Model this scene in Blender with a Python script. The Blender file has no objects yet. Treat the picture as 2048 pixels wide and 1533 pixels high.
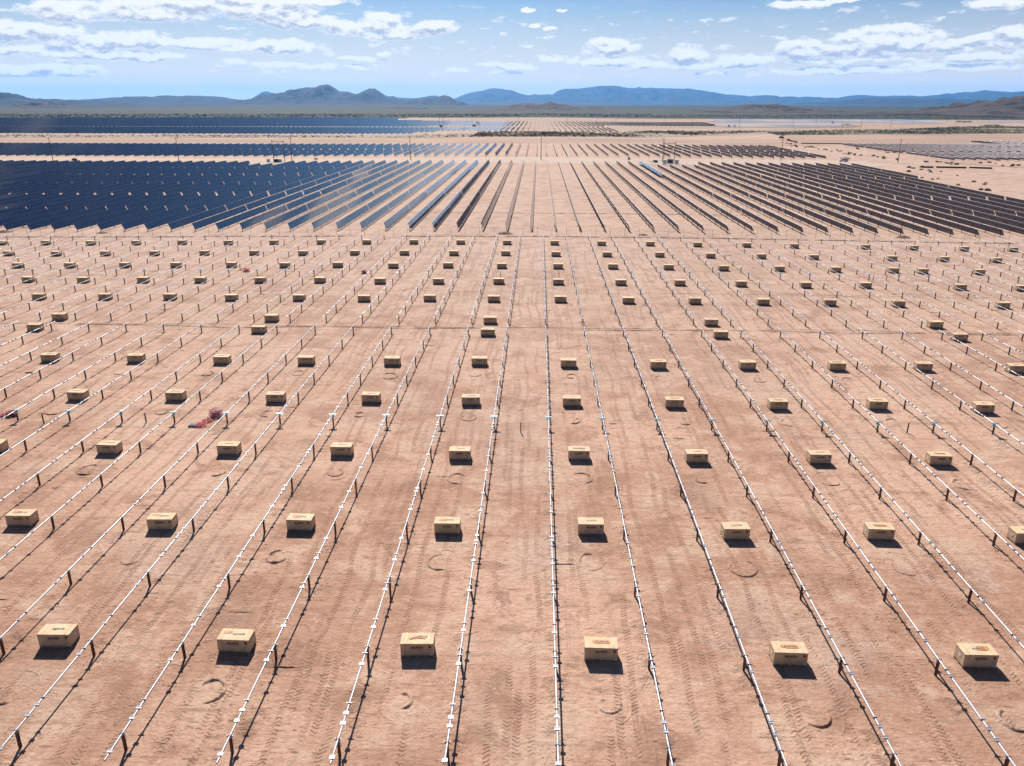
import bpy, math, random
from mathutils import Vector, Matrix, noise
R_ = math.radians
random.seed(7)
sc = bpy.context.scene
COL = sc.collection

# ------------------------------------------------------------------ camera
F_PX, PITCH, YAW, ROLL = 1557.0, R_(19.829), R_(1.848), R_(0.082)
CAM_Z = 34.56
fw = Vector((-math.sin(YAW)*math.cos(PITCH), math.cos(YAW)*math.cos(PITCH), -math.sin(PITCH)))
r0 = Vector((math.cos(YAW), math.sin(YAW), 0)); u0 = r0.cross(fw)
rt = math.cos(ROLL)*r0 + math.sin(ROLL)*u0; up = -math.sin(ROLL)*r0 + math.cos(ROLL)*u0
cd = bpy.data.cameras.new('camera'); cam = bpy.data.objects.new('camera', cd); COL.objects.link(cam)
cam.matrix_world = Matrix(((rt.x, up.x, -fw.x, 0), (rt.y, up.y, -fw.y, 0), (rt.z, up.z, -fw.z, CAM_Z), (0, 0, 0, 1)))
cd.sensor_width = 36; cd.lens = 36*F_PX/2048; cd.clip_start = 0.5; cd.clip_end = 200000
sc.camera = cam
CP = Vector((0, 0, CAM_Z))

# ------------------------------------------------------------------ light, exposure
SUN_EL, SUN_AZ = R_(41), R_(-13)          # azimuth from +Y towards +X
sdir = Vector((math.sin(SUN_AZ)*math.cos(SUN_EL), math.cos(SUN_AZ)*math.cos(SUN_EL), math.sin(SUN_EL)))
sd = bpy.data.lights.new('sun', 'SUN'); sd.energy = 5.0; sd.angle = R_(0.5); sd.color = (1.0, .95, .88)
so = bpy.data.objects.new('sun', sd); COL.objects.link(so); so.rotation_euler = sdir.to_track_quat('Z', 'Y').to_euler()
sc.view_settings.view_transform = 'Standard'; sc.view_settings.look = 'None'
sc.view_settings.exposure = 1.0; sc.view_settings.gamma = 1
SKY_STRENGTH = 0.08
HAZE_DENSITY = 2.2e-5
sc.cycles.max_bounces = 4; sc.cycles.diffuse_bounces = 2; sc.cycles.glossy_bounces = 2
sc.cycles.volume_bounces = 0; sc.cycles.transparent_max_bounces = 8


# ------------------------------------------------------------------ node helpers
class NT:
    def __init__(s, nt): s.nt = nt; nt.nodes.clear()
    def n(s, t, ins=None, **kw):
        x = s.nt.nodes.new(t)
        for k, v in kw.items(): setattr(x, k, v)
        for k, v in (ins or {}).items(): s.set(x.inputs[k], v)
        return x
    def set(s, sock, v):
        if isinstance(v, bpy.types.NodeSocket): s.nt.links.new(v, sock)
        elif isinstance(v, bpy.types.Node): s.nt.links.new(v.outputs[0], sock)
        else: sock.default_value = v
    def m(s, op, a, b=0.0, c=0.0, clamp=False):
        x = s.n('ShaderNodeMath', {0: a, 1: b, 2: c}, operation=op); x.use_clamp = clamp; return x.outputs[0]
    def v(s, op, a, b=(0, 0, 0)):
        x = s.n('ShaderNodeVectorMath', {0: a}, operation=op)
        if op == 'SCALE': s.set(x.inputs['Scale'], b)
        else: s.set(x.inputs[1], b)
        return x.outputs['Value'] if op in ('LENGTH', 'DOT_PRODUCT', 'DISTANCE') else x.outputs[0]
    def ramp(s, x, a, b, lo=0.0, hi=1.0, smooth=True):
        r = s.n('ShaderNodeMapRange', {0: x, 1: a, 2: b, 3: lo, 4: hi}); r.interpolation_type = 'SMOOTHSTEP' if smooth else 'LINEAR'
        return r.outputs[0]
    def mix(s, f, a, b):
        x = s.n('ShaderNodeMix', data_type='RGBA'); s.set(x.inputs[0], f)
        s.set(x.inputs[6], c4(a)); s.set(x.inputs[7], c4(b)); return x.outputs[2]
    def noise(s, vec, scale, detail=4, rough=.55, dist=0.0):
        return s.n('ShaderNodeTexNoise', {'Vector': vec, 'Scale': scale, 'Detail': detail, 'Roughness': rough, 'Distortion': dist}).outputs[0]
    def scaled(s, vec, sx, sy, sz=1.0): return s.v('MULTIPLY', vec, (sx, sy, sz))


def c4(c): return (*c, 1.0) if isinstance(c, tuple) and len(c) == 3 else c


AL = .70
def sc_(c): return tuple(x*AL for x in c)
def material(name):
    m = bpy.data.materials.new(name); m.use_nodes = True; return m, NT(m.node_tree)


def finish(t, color, rough=.8, metal=0.0, bump=None, bstr=.3, bdist=.05, spec=.5):
    b = t.n('ShaderNodeBsdfPrincipled', {'Roughness': rough, 'Metallic': metal, 'Specular IOR Level': spec}); t.set(b.inputs['Base Color'], c4(color))
    if bump is not None:
        bn = t.n('ShaderNodeBump', {'Height': bump, 'Strength': bstr, 'Distance': bdist}); t.set(b.inputs['Normal'], bn.outputs[0])
    o = t.n('ShaderNodeOutputMaterial'); t.set(o.inputs[0], b.outputs[0]); return b


def plain(name, col, rough=.7, metal=0.0, var=.18, scale=3.0, spec=.5):
    m, t = material(name); tc = t.n('ShaderNodeTexCoord').outputs['Object']
    oi = t.n('ShaderNodeObjectInfo').outputs['Random']
    f = t.noise(t.v('ADD', tc, t.n('ShaderNodeCombineXYZ', {0: oi, 1: oi, 2: oi}).outputs[0]), scale, 5, .65)
    f = t.ramp(f, .3, .7)
    col = sc_(col); a = tuple(x*(1-var) for x in col); b = tuple(min(1, x*(1+var)) for x in col)
    finish(t, t.mix(f, a, b), rough, metal, f, .15, .01, spec); return m


# ------------------------------------------------------------------ world: daylight sky with broken cumulus
def pix_dir(x, y): return (rt*((x-1024)/F_PX) - up*((y-766.5)/F_PX) + fw).normalized()
CLOUDS = [(123,22,60,17),(20,60,60,16),(300,22,105,20),(380,8,70,14),(530,22,110,20),(600,42,75,14),(690,52,45,11),(560,2,140,7),(100,62,75,16),(170,84,85,15),(262,80,80,15),(395,87,110,10),(560,92,62,14),(480,96,60,8),
 (40,98,80,9),(150,108,90,10),(262,112,95,10),(70,142,115,11),(160,138,45,9),(468,124,26,5),(560,130,60,6),(630,138,55,5),(766,46,50,19),(690,62,50,9),(872,54,44,14),(800,70,70,9),
 (728,117,48,5),(762,106,18,5),(715,133,30,4),(1053,22,15,4),(1074,54,12,3),(1098,59,15,4),(1123,20,14,3),(920,142,28,5),(990,128,40,5),(1030,134,45,7),(1012,147,38,4),(1098,118,26,6),
 (1222,96,52,17),(1200,122,75,9),(1290,130,60,8),(1375,112,40,20),(1385,130,60,8),(1485,122,62,15),(1420,147,40,4),(1601,98,42,20),(1690,100,60,12),(1768,84,98,27),(1730,104,100,9),(1820,92,50,14),
 (1700,122,110,5),(1690,141,140,8),(1905,90,46,13),(1960,112,70,10),(1920,134,120,8),(2025,72,30,20),(1960,76,40,6),(2000,5,48,11),(1600,8,60,8),(1660,2,60,4),
 (1560,-42,60,15),(1470,-18,70,12),(1820,-150,160,30)]
w = bpy.data.worlds.new('World'); sc.world = w; w.use_nodes = True
t = NT(w.node_tree)
sky = t.n('ShaderNodeTexSky', sky_type='NISHITA', sun_disc=False, sun_elevation=SUN_EL, sun_rotation=SUN_AZ, altitude=500, air_density=1.0, dust_density=1.2, ozone_density=1.6)
gen = t.n('ShaderNodeTexCoord').outputs['Generated']
sep = t.n('ShaderNodeSeparateXYZ', {0: gen})
az = t.m('ARCTAN2', sep.outputs[0], sep.outputs[1]); el = t.m('ARCSINE', sep.outputs[2])
pos = t.n('ShaderNodeCombineXYZ', {0: az, 1: el}).outputs[0]
wob = t.n('ShaderNodeTexNoise', {'Vector': t.scaled(pos, 1, 1.7), 'Scale': 26, 'Detail': 5, 'Roughness': .6})
wv = t.v('MULTIPLY', t.v('SUBTRACT', wob.outputs['Color'], (.5, .5, .5)), (.030, .013, 0))
def field(shift):
    p = t.v('ADD', t.v('ADD', pos, wv), (shift*.35, shift, 0)); acc = None
    for cx, cy, rx, ry in CLOUDS:
        d = pix_dir(cx, cy); c = (math.atan2(d.x, d.y), math.asin(d.z), 0)
        q = t.v('MULTIPLY', t.v('SUBTRACT', p, c), (F_PX/rx, F_PX/ry, 0))
        e = t.m('SUBTRACT', 1.0, t.v('DOT_PRODUCT', q, q))
        acc = e if acc is None else t.m('MAXIMUM', acc, e)
    return t.m('MAXIMUM', acc, -1.0)
mass = field(0.0); mass_up = field(.0065)
n1 = t.noise(t.v('ADD', t.scaled(pos, 1, 1.9), (3.1, 1.7, .4)), 62, 7, .64)
n2 = t.noise(t.v('ADD', t.scaled(pos, 1, 1.9), (3.1-.003, 1.7+.0055*1.9, .4)), 62, 5, .62)
dens = t.m('ADD', t.m('MULTIPLY', mass, .95), t.m('MULTIPLY', t.m('SUBTRACT', n1, .5), 2.3))
cover = t.ramp(dens, -.12, .42)
# small far puffs low over the horizon
pn = t.noise(t.scaled(pos, 1, 3.2), 34, 6, .6)
puff = t.m('MULTIPLY', t.ramp(pn, .56, .68), t.m('MULTIPLY', t.ramp(el, .018, .035), t.ramp(el, .12, .075)))
# cumulus elsewhere in the sky (above and behind the camera), seen in the glass
inv = t.m('DIVIDE', 1.0, t.m('MAXIMUM', sep.outputs[2], .12))
plane = t.n('ShaderNodeCombineXYZ', {0: t.m('MULTIPLY', sep.outputs[0], inv), 1: t.m('MULTIPLY', sep.outputs[1], inv)}).outputs[0]
hn = t.noise(plane, 1.5, 7, .58)
high = t.m('MULTIPLY', t.ramp(hn, .57, .70), t.ramp(el, .16, .30))
veil = t.m('MULTIPLY', t.ramp(t.noise(t.scaled(pos, 1.0, 5.0), 5, 6, .65, .6), .48, .76), .32)
hor = t.ramp(el, .115, .0, 0, 1.0, smooth=False)
# shading: bright rims towards the sun above, blue grey bases
over = t.m('MULTIPLY', t.m('SUBTRACT', mass_up, mass), .75)
over = t.m('ADD', over, t.m('MULTIPLY', t.m('SUBTRACT', n2, n1), 2.6))
core = t.ramp(dens, .0, .45)
shade = t.m('SUBTRACT', 1.0, t.m('MULTIPLY', t.ramp(over, -.35, .45), core), clamp=True)
ccol = t.mix(shade, (3.25, 3.5, 4.15), (6.3, 6.3, 6.35))
skyc = t.n('ShaderNodeHueSaturation', {'Saturation': 1.0, 'Value': .62, 'Color': sky.outputs[0]}).outputs[0]
skyc = t.v('MULTIPLY', skyc, (.37, .54, .75))
base = t.mix(hor, skyc, (6.6, 5.9, 5.3))
base = t.mix(veil, base, (3.9, 4.45, 5.3))
allc = t.m('MAXIMUM', t.m('MAXIMUM', cover, t.m('MULTIPLY', high, .6)), t.m('MULTIPLY', puff, .9))
fin = t.mix(allc, base, ccol)
bg = t.n('ShaderNodeBackground', {'Strength': SKY_STRENGTH}); t.set(bg.inputs[0], fin)
t.set(t.n('ShaderNodeOutputWorld').inputs[0], bg.outputs[0])
w.cycles.sampling_method = 'MANUAL'; w.cycles.sample_map_resolution = 512


# ------------------------------------------------------------------ terrain
def sstep(a, b, x):
    x = max(0.0, min(1.0, (x-a)/(b-a))); return x*x*(3-2*x)
def g(x, y): return -1.4*(1-math.exp(-(x/120.0)**2))*sstep(80, 200, y)
def at(px, py, z=0.0):
    d = pix_dir(px, py); p = CP + d*((z-CAM_Z)/d.z)
    for _ in range(3): p = CP + d*((z+g(p.x, p.y)-CAM_Z)/d.z)
    return p
def project(p):
    q = p - CP; c = q.dot(fw)
    if c < 1: return None
    return 1024+F_PX*q.dot(rt)/c, 766.5-F_PX*q.dot(up)/c
def seen(p, m=0):
    s = project(p); return s is not None and -m <= s[0] <= 2048+m and -m <= s[1] <= 1533+m


# ------------------------------------------------------------------ mesh builder and tagging
class MB:
    def __init__(s): s.v = []; s.f = []; s.mi = []; s.sm = []
    def add(s, vs, fs, mi=0, smooth=False):
        o = len(s.v); s.v += [tuple(a) for a in vs]
        for f in fs: s.f.append(tuple(o+i for i in f)); s.mi.append(mi); s.sm.append(smooth)
    def box(s, c, d, mi=0, rot=None):
        hx, hy, hz = d[0]/2, d[1]/2, d[2]/2
        vs = [Vector((x*hx, y*hy, z*hz)) for z in (-1, 1) for y in (-1, 1) for x in (-1, 1)]
        if rot is not None: vs = [rot @ v for v in vs]
        s.add([v+Vector(c) for v in vs], [(0, 2, 3, 1), (4, 5, 7, 6), (0, 1, 5, 4), (2, 6, 7, 3), (0, 4, 6, 2), (1, 3, 7, 5)], mi)
    def tube(s, a, b, r, n=8, mi=0, r2=None, cap=True):
        a, b = Vector(a), Vector(b); d = (b-a).normalized(); r2 = r if r2 is None else r2
        x = d.orthogonal().normalized(); y = d.cross(x); vs = []
        for p, q in ((a, r), (b, r2)):
            for i in range(n):
                k = 2*math.pi*i/n; vs.append(p + x*q*math.cos(k) + y*q*math.sin(k))
        s.add(vs, [(i, (i+1) % n, n+(i+1) % n, n+i) for i in range(n)], mi, True)
        if cap: s.add(vs, [tuple(range(n))[::-1], tuple(range(n, 2*n))], mi)
    def prof(s, pts, a, b, mi=0, axis='z'):
        n = len(pts); vs = []
        for h in (a, b):
            for p, q in pts: vs.append({'z': (p, q, h), 'y': (p, h, q), 'x': (h, p, q)}[axis])
        fs = [(i, (i+1) % n, n+(i+1) % n, n+i) for i in range(n)]
        s.add(vs, fs+[tuple(range(n))[::-1], tuple(range(n, 2*n))], mi)
    def mesh(s, name, mats):
        me = bpy.data.meshes.new(name); me.from_pydata(s.v, [], s.f)
        for m in (mats if isinstance(mats, (list, tuple)) else [mats]): me.materials.append(m)
        me.polygons.foreach_set('material_index', s.mi); me.polygons.foreach_set('use_smooth', s.sm); me.update(); return me
    def build(s, name, mats, parent=None, loc=None):
        return place(name, s.mesh(name, mats), parent, loc)
def place(name, me, parent=None, loc=None, rot=None):
    o = bpy.data.objects.new(name, me); COL.objects.link(o)
    if parent is not None: o.parent = parent
    if loc is not None: o.location = loc
    if rot is not None: o.rotation_euler = rot
    return o
def tag(o, label=None, cat=None, group=None, kind=None):
    if label: o['label'] = label
    if cat: o['category'] = cat
    if group: o['group'] = group
    if kind: o['kind'] = kind
    return o
def empty(name, loc, rz=0.0):
    o = bpy.data.objects.new(name, None); COL.objects.link(o); o.location = loc; o.rotation_euler = (0, 0, rz); o.empty_display_size = .3; return o
WORDS = 'first second third fourth fifth sixth seventh eighth ninth tenth eleventh twelfth thirteenth fourteenth fifteenth sixteenth seventeenth eighteenth nineteenth'.split()
TENS = {2: 'twent', 3: 'thirt', 4: 'fort', 5: 'fift', 6: 'sixt', 7: 'sevent', 8: 'eight', 9: 'ninet'}
def ordw(i):
    if i <= 19: return WORDS[i-1]
    a, b = divmod(i, 10)
    return TENS[a]+'ieth' if b == 0 else TENS[a]+'y-'+WORDS[b-1]


# ------------------------------------------------------------------ materials
def ground_material():
    m, t = material('ground'); P = t.n('ShaderNodeTexCoord').outputs['Object']
    s = t.n('ShaderNodeSeparateXYZ', {0: P}); X, Y = s.outputs[0], s.outputs[1]
    big = t.noise(P, .035, 5, .6); mid = t.noise(P, .22, 6, .62, .5); fine = t.noise(P, 2.6, 8, .7); grit = t.noise(P, 14, 5, .75)
    col = t.mix(t.ramp(big, .40, .60), (0.315, 0.176, 0.118), (0.435, 0.272, 0.195))
    col = t.mix(t.m('MULTIPLY', t.ramp(mid, .50, .62), .75), col, (0.425, 0.290, 0.210))
    col = t.mix(t.m('MULTIPLY', t.ramp(mid, .47, .37), .7), col, (0.231, 0.129, 0.085))
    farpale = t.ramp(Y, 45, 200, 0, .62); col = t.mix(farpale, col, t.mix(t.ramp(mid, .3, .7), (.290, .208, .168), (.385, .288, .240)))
    # pale crusted patches
    crust = t.m('MULTIPLY', t.ramp(t.noise(t.v('ADD', P, (31, 7, 0)), .11, 6, .66, .8), .60, .68), t.ramp(fine, .35, .6))
    col = t.mix(t.m('MULTIPLY', crust, .55), col, (0.408, 0.313, 0.258))
    # damp dark smears drawn out along X (grader passes)
    smear = t.noise(t.scaled(P, .16, 1.1), 1.0, 6, .68)
    smear2 = t.noise(t.scaled(t.v('ADD', P, (11, 5, 0)), .5, 3.8), 1.0, 6, .72)
    col = t.mix(t.m('MULTIPLY', t.ramp(smear, .54, .64), .45), col, (0.204, 0.119, 0.082))
    col = t.mix(t.m('MULTIPLY', t.ramp(smear2, .55, .69), .60), col, (0.184, 0.105, 0.073))
    dash = t.noise(t.scaled(t.v('ADD', P, (3, 8, 0)), .9, 3.0), 1.0, 5, .8)
    dashm = t.m('MULTIPLY', t.ramp(dash, .585, .66), t.ramp(t.noise(P, .07, 4, .6), .40, .60))
    col = t.mix(t.m('MULTIPLY', dashm, .62), col, (.130, .078, .055))  # dashes paint the shadow of wheel marks and rough soil into the colour
    dry = t.m('MULTIPLY', t.m('MULTIPLY', t.ramp(t.noise(t.scaled(P, .10, .28), 1.0, 6, .75), .55, .66), t.ramp(Y, 215, 240)), .45)
    col = t.mix(dry, col, (.17, .125, .075))
    pale = t.ramp(t.noise(t.scaled(t.v('ADD', P, (50, 9, 0)), .07, .05), 1.0, 5, .62), .50, .66)
    col = t.mix(t.m('MULTIPLY', pale, .45), col, (.37, .27, .21))
    # wheel tracks along the aisles
    wx = t.m('MULTIPLY', t.m('SUBTRACT', t.noise(t.scaled(P, .03, .045), 1.0, 3), .5), 3.2)
    c = t.m('FRACT', t.m('DIVIDE', t.m('ADD', t.m('SUBTRACT', X, 1.4676-61.0), wx), 6.1))
    track = None
    for k, cc in enumerate((.27, .36, .55, .65, .80)):
        dd = t.m('ABSOLUTE', t.m('SUBTRACT', c, cc)); b = t.ramp(dd, .045, .028)
        seg = t.ramp(t.noise(t.v('ADD', t.scaled(P, .14, .05), (k*9.3, k*4.1, 0)), 1.0, 4, .6), .46, .56)
        b = t.m('MULTIPLY', b, seg); track = b if track is None else t.m('MAXIMUM', track, b)
    tw = t.m('MULTIPLY', t.m('SUBTRACT', t.noise(P, 1.3, 4, .6), .5), 1.3)
    tf = t.m('FRACT', t.m('ADD', t.m('ADD', t.m('MULTIPLY', Y, 3.3), t.m('MULTIPLY', t.m('ABSOLUTE', t.m('SUBTRACT', t.m('FRACT', t.m('MULTIPLY', c, 9.0)), .5)), 1.6)), tw))
    tread = t.m('MULTIPLY', t.ramp(t.m('ABSOLUTE', t.m('SUBTRACT', tf, .5)), .30, .14), t.ramp(t.noise(P, .9, 5, .65), .40, .56))
    lines = t.noise(t.scaled(P, 6.0, .10), 1.0, 5, .7)
    ripple = t.noise(t.scaled(t.v('ADD', P, (4, 2, 0)), 1.6, 5.2), 1.0, 5, .65)
    nearm = t.ramp(Y, 260, 180)
    col = t.mix(t.m('MULTIPLY', t.m('MULTIPLY', track, .34), nearm), col, (0.245, 0.136, 0.092))
    col = t.mix(t.m('MULTIPLY', t.m('MULTIPLY', t.m('MULTIPLY', track, tread), t.ramp(Y, 120, 60)), .30), col, (.17, .095, .065))
    linem = t.m('MULTIPLY', t.ramp(lines, .56, .70), t.ramp(t.noise(t.scaled(P, .09, .03), 1.0, 3), .48, .60))
    col = t.mix(t.m('MULTIPLY', t.m('MULTIPLY', linem, .15), nearm), col, (0.204, 0.116, 0.078))
    # rough turned soil beside the post lines
    c2 = t.m('FRACT', t.m('ADD', t.m('DIVIDE', t.m('SUBTRACT', X, 1.4676-61.0), 6.1), .5))
    rough = t.m('MULTIPLY', t.ramp(t.m('ABSOLUTE', t.m('SUBTRACT', c2, .5)), .19, .05), t.ramp(t.noise(P, .35, 5, .7), .52, .64))
    rough = t.m('MULTIPLY', rough, nearm)
    clod = t.noise(P, 5.5, 6, .8)
    col = t.mix(t.m('MULTIPLY', rough, t.ramp(clod, .52, .62, 0, .75)), col, (0.136, 0.078, 0.054))
    col = t.mix(t.ramp(grit, .60, .78, 0, .35), col, (0.177, 0.102, 0.068))
    blob = t.noise(t.v('ADD', P, (7, 1, 0)), 1.1, 6, .72)
    col = t.mix(t.ramp(blob, .47, .36, 0, .30), col, (.22, .125, .085)); col = t.mix(t.ramp(blob, .54, .66, 0, .40), col, (.46, .33, .245))
    col = t.mix(t.ramp(fine, .36, .56, .28, 0.0), col, (0.170, 0.095, 0.068))
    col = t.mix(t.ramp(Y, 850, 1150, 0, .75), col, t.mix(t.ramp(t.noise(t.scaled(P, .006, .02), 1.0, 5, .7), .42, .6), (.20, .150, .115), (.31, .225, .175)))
    # beyond the works: scrub desert, olive with bare streaks
    wob = t.m('MULTIPLY', t.m('SUBTRACT', t.noise(t.scaled(P, 1, 1), .004, 4), .5), 260)
    Yw = t.m('ADD', Y, wob)
    scrub = t.ramp(Yw, 1820, 1960)
    lpx = t.noise(t.scaled(P, .0012, .0035), 1.0, 6, .65)
    fleck = t.noise(t.scaled(P, .02, .05), 1.0, 5, .75)
    sc1 = t.mix(t.ramp(fleck, .42, .6), (0.0155, 0.0193, 0.0113), (0.0411, 0.0407, 0.0256))
    sc1 = t.mix(t.ramp(lpx, .60, .68, 0, .75), sc1, (0.0741, 0.0643, 0.0440))
    sc1 = t.mix(t.ramp(Yw, 4200, 6500), sc1, (0.0112, 0.0149, 0.0116))  # distant plain darkened, painting cloud shadow and haze into its colour
    sc1 = t.mix(t.m('MULTIPLY', t.ramp(Yw, 9000, 14000), .6), sc1, (0.0206, 0.0222, 0.0174))
    col = t.mix(scrub, col, sc1)
    h = t.m('ADD', t.m('MULTIPLY', fine, .55), t.m('MULTIPLY', grit, .12))
    h = t.m('ADD', h, t.m('MULTIPLY', t.m('MULTIPLY', t.m('MULTIPLY', track, tread), nearm), .26))
    h = t.m('ADD', h, t.m('MULTIPLY', t.m('MULTIPLY', rough, clod), .9))
    h = t.m('ADD', h, t.m('MULTIPLY', dashm, -.30)); h = t.m('ADD', h, t.m('MULTIPLY', linem, -.12)); h = t.m('ADD', h, t.m('MULTIPLY', ripple, .20))
    h = t.m('ADD', h, t.m('MULTIPLY', mid, .8)); h = t.m('ADD', h, t.m('MULTIPLY', smear2, .22))
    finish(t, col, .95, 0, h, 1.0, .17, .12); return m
M = {}
M['ground'] = ground_material()


def earth(name, a, b, sx, sy, speck=None):
    m, t = material(name); P = t.n('ShaderNodeTexCoord').outputs['Object']
    n = t.noise(t.scaled(P, sx, sy), 1.0, 6, .65); col = t.mix(t.ramp(n, .36, .64), sc_(a), sc_(b))
    if speck: speck = sc_(speck)
    if speck: col = t.mix(t.ramp(t.noise(P, .3, 5, .8), .52, .62, 0, .8), col, speck)
    finish(t, col, .95, 0, n, .3, .3, .15); return m
M['pale_road'] = earth('pale_road', (.42, .31, .24), (.53, .41, .33), .02, .3)
M['red_earth'] = earth('red_earth', (.30, .185, .13), (.45, .305, .225), .006, .09)
M['scrub_earth'] = earth('scrub_earth', (.28, .21, .15), (.40, .30, .22), .02, .06, (.11, .11, .06))
M['green_earth'] = earth('green_earth', (.16, .145, .09), (.27, .215, .14), .01, .06, (.08, .085, .045))
M['dark_soil'] = earth('dark_soil', (.16, .09, .065), (.24, .14, .10), .5, .5)


def steel(name, col, rough, metal):
    m, t = material(name); P = t.n('ShaderNodeTexCoord').outputs['Object']; n = t.noise(P, 9, 4, .6)
    col = sc_(col); finish(t, t.mix(t.ramp(n, .35, .65), tuple(c*.86 for c in col), col), rough, metal); return m
M['galv'] = steel('galvanised_steel', (.44, .44, .49), .42, .3)
M['galv_dull'] = steel('dull_galvanised_steel', (.27, .28, .32), .5, .3)
M['bracket'] = steel('bracket_steel', (.35, .37, .44), .45, .3)
M['drive'] = steel('drive_steel', (.36, .55, .62), .4, .3)
M['rust'] = plain('rusted_steel', (.16, .082, .058), .8, .1, .35, 2.5, .3)
M['alu'] = steel('anodised_aluminium', (.74, .73, .76), .35, .4)
M['dark_steel'] = plain('dark_steel', (.09, .09, .10), .6, .3, .2, 3)
M['wood_pole'] = plain('weathered_pole_wood', (.13, .085, .065), .9, 0, .3, 2)
M['white_paint'] = plain('white_paint', (.78, .79, .80), .4, 0, .05, 2)
M['grey_paint'] = plain('grey_green_paint', (.22, .26, .27), .5, 0, .15, 2)
M['glass_dark'] = plain('dark_glass', (.02, .025, .03), .08, 0, .1, 1)
M['tyre'] = plain('tyre_rubber', (.03, .03, .03), .85, 0, .1, 5)
M['wire'] = plain('wire', (.30, .30, .31), .6, .3, .1, 1)
M['magenta'] = plain('magenta_cable', (.40, .02, .11), .5, 0, .5, 12)
M['red_cable'] = plain('red_cable', (.80, .06, .13), .5, 0, .4, 9)
M['pallet_wood'] = plain('pallet_wood', (.44, .33, .21), .85, 0, .2, 6)
M['ink'] = plain('black_ink', (.035, .028, .03), .7, 0, .1, 9)
M['ink_blue'] = plain('faded_ink', (.13, .12, .14), .7, 0, .3, 9)
M['paper'] = plain('white_label', (.80, .80, .80), .6, 0, .05, 9)
M['sand_stain'] = plain('orange_sand_stain', (.50, .20, .055), .7, 0, .35, 6)
M['brown_stain'] = plain('brown_water_stain', (.21, .115, .07), .6, 0, .4, 6)
M['brown_mark'] = plain('printed_brown_mark', (.13, .06, .035), .7, 0, .2, 6)
M['strap'] = plain('clear_strap', (.66, .52, .36), .4, 0, .1, 3)
M['leaf'] = plain('creosote_leaf', (.075, .085, .038), .9, 0, .45, .9, .2)
M['leaf_dry'] = plain('dry_brush', (.20, .16, .10), .9, 0, .4, .8, .2)
M['stem'] = plain('stem', (.12, .085, .06), .9)


def cardboard():
    m, t = material('cardboard'); P = t.n('ShaderNodeTexCoord').outputs['Object']; s = t.n('ShaderNodeSeparateXYZ', {0: P})
    rnd = t.n('ShaderNodeObjectInfo').outputs['Random']
    n = t.noise(t.v('ADD', P, t.n('ShaderNodeCombineXYZ', {0: t.m('MULTIPLY', rnd, 50.0)}).outputs[0]), 2.2, 6, .6)
    col = t.mix(t.ramp(n, .32, .68), (.45, .315, .195), (.55, .405, .26))
    flute = t.noise(t.scaled(P, 26, 1, .6), 1.0, 2)
    col = t.mix(t.ramp(flute, .4, .6, 0, .10), col, (.21, .135, .07))
    seam = t.ramp(t.m('ABSOLUTE', t.m('SUBTRACT', t.m('ABSOLUTE', s.outputs[0]), .78)), .012, .004)
    col = t.mix(t.m('MULTIPLY', seam, .55), col, (.13, .08, .045))
    col = t.mix(t.ramp(s.outputs[2], .42, .12, 0, .28), col, (.29, .17, .11))   # splashed dust along the foot
    finish(t, col, .82, 0, n, .2, .02, .25); return m
M['cardboard'] = cardboard()


def solar_face():
    m, t = material('solar_glass'); P = t.n('ShaderNodeTexCoord').outputs['UV']
    s = t.n('ShaderNodeSeparateXYZ', {0: P}); u = t.m('FRACT', s.outputs[0]); v = s.outputs[1]   # u: modules, v: 0..1 over the chord
    fr = t.m('MAXIMUM', t.ramp(t.m('ABSOLUTE', t.m('SUBTRACT', u, .5)), .462, .476), t.ramp(t.m('ABSOLUTE', t.m('SUBTRACT', v, .5)), .486, .492))
    mid = t.ramp(t.m('ABSOLUTE', t.m('SUBTRACT', v, .5)), .010, .004)
    mod = t.n('ShaderNodeTexWhiteNoise', {'Vector': t.n('ShaderNodeCombineXYZ', {0: t.m('FLOOR', s.outputs[0])}).outputs[0]}, noise_dimensions='3D').outputs[0]
    cell = t.mix(mod, (.0022, .008, .034), (.004, .013, .052))
    col = t.mix(t.m('MULTIPLY', mid, .5), cell, (.05, .06, .11)); col = t.mix(fr, col, (.15, .16, .20))
    b = finish(t, col, .16, 0); t.set(b.inputs['Roughness'], t.mix(fr, (.05, .05, .05), (.45, .45, .45)))
    t.set(b.inputs['Coat Weight'], .0); t.set(b.inputs['Specular IOR Level'], .75); t.set(b.inputs['Coat Roughness'], .05); return m
M['solar'] = solar_face()


def solar_back(name='solar_backsheet', pale=False, lit_lip=.03):
    m, t = material(name); P = t.n('ShaderNodeTexCoord').outputs['UV']
    s = t.n('ShaderNodeSeparateXYZ', {0: P}); u = t.m('FRACT', s.outputs[0]); v = s.outputs[1]
    fr = t.ramp(t.m('ABSOLUTE', t.m('SUBTRACT', u, .5)), .46, .475)
    rail = t.ramp(t.m('ABSOLUTE', t.m('SUBTRACT', t.m('ABSOLUTE', t.m('SUBTRACT', v, .5)), .2)), .03, .02)
    col = t.mix(fr, (.060, .066, .098), (.16, .16, .20)); col = t.mix(t.m('MULTIPLY', rail, .5), col, (.12, .11, .13))
    if pale: col = t.mix(.6, col, (.13, .15, .24))
    col = t.mix(t.ramp(v, lit_lip*1.2, lit_lip), col, (.62, .60, .66))  # upper edge painted pale: sunlight on the frame rim, put into the colour
    finish(t, col, .55); return m
M['solar_back'] = solar_back(); M['pale_back'] = solar_back('pale_backsheet', True, .11)


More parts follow.
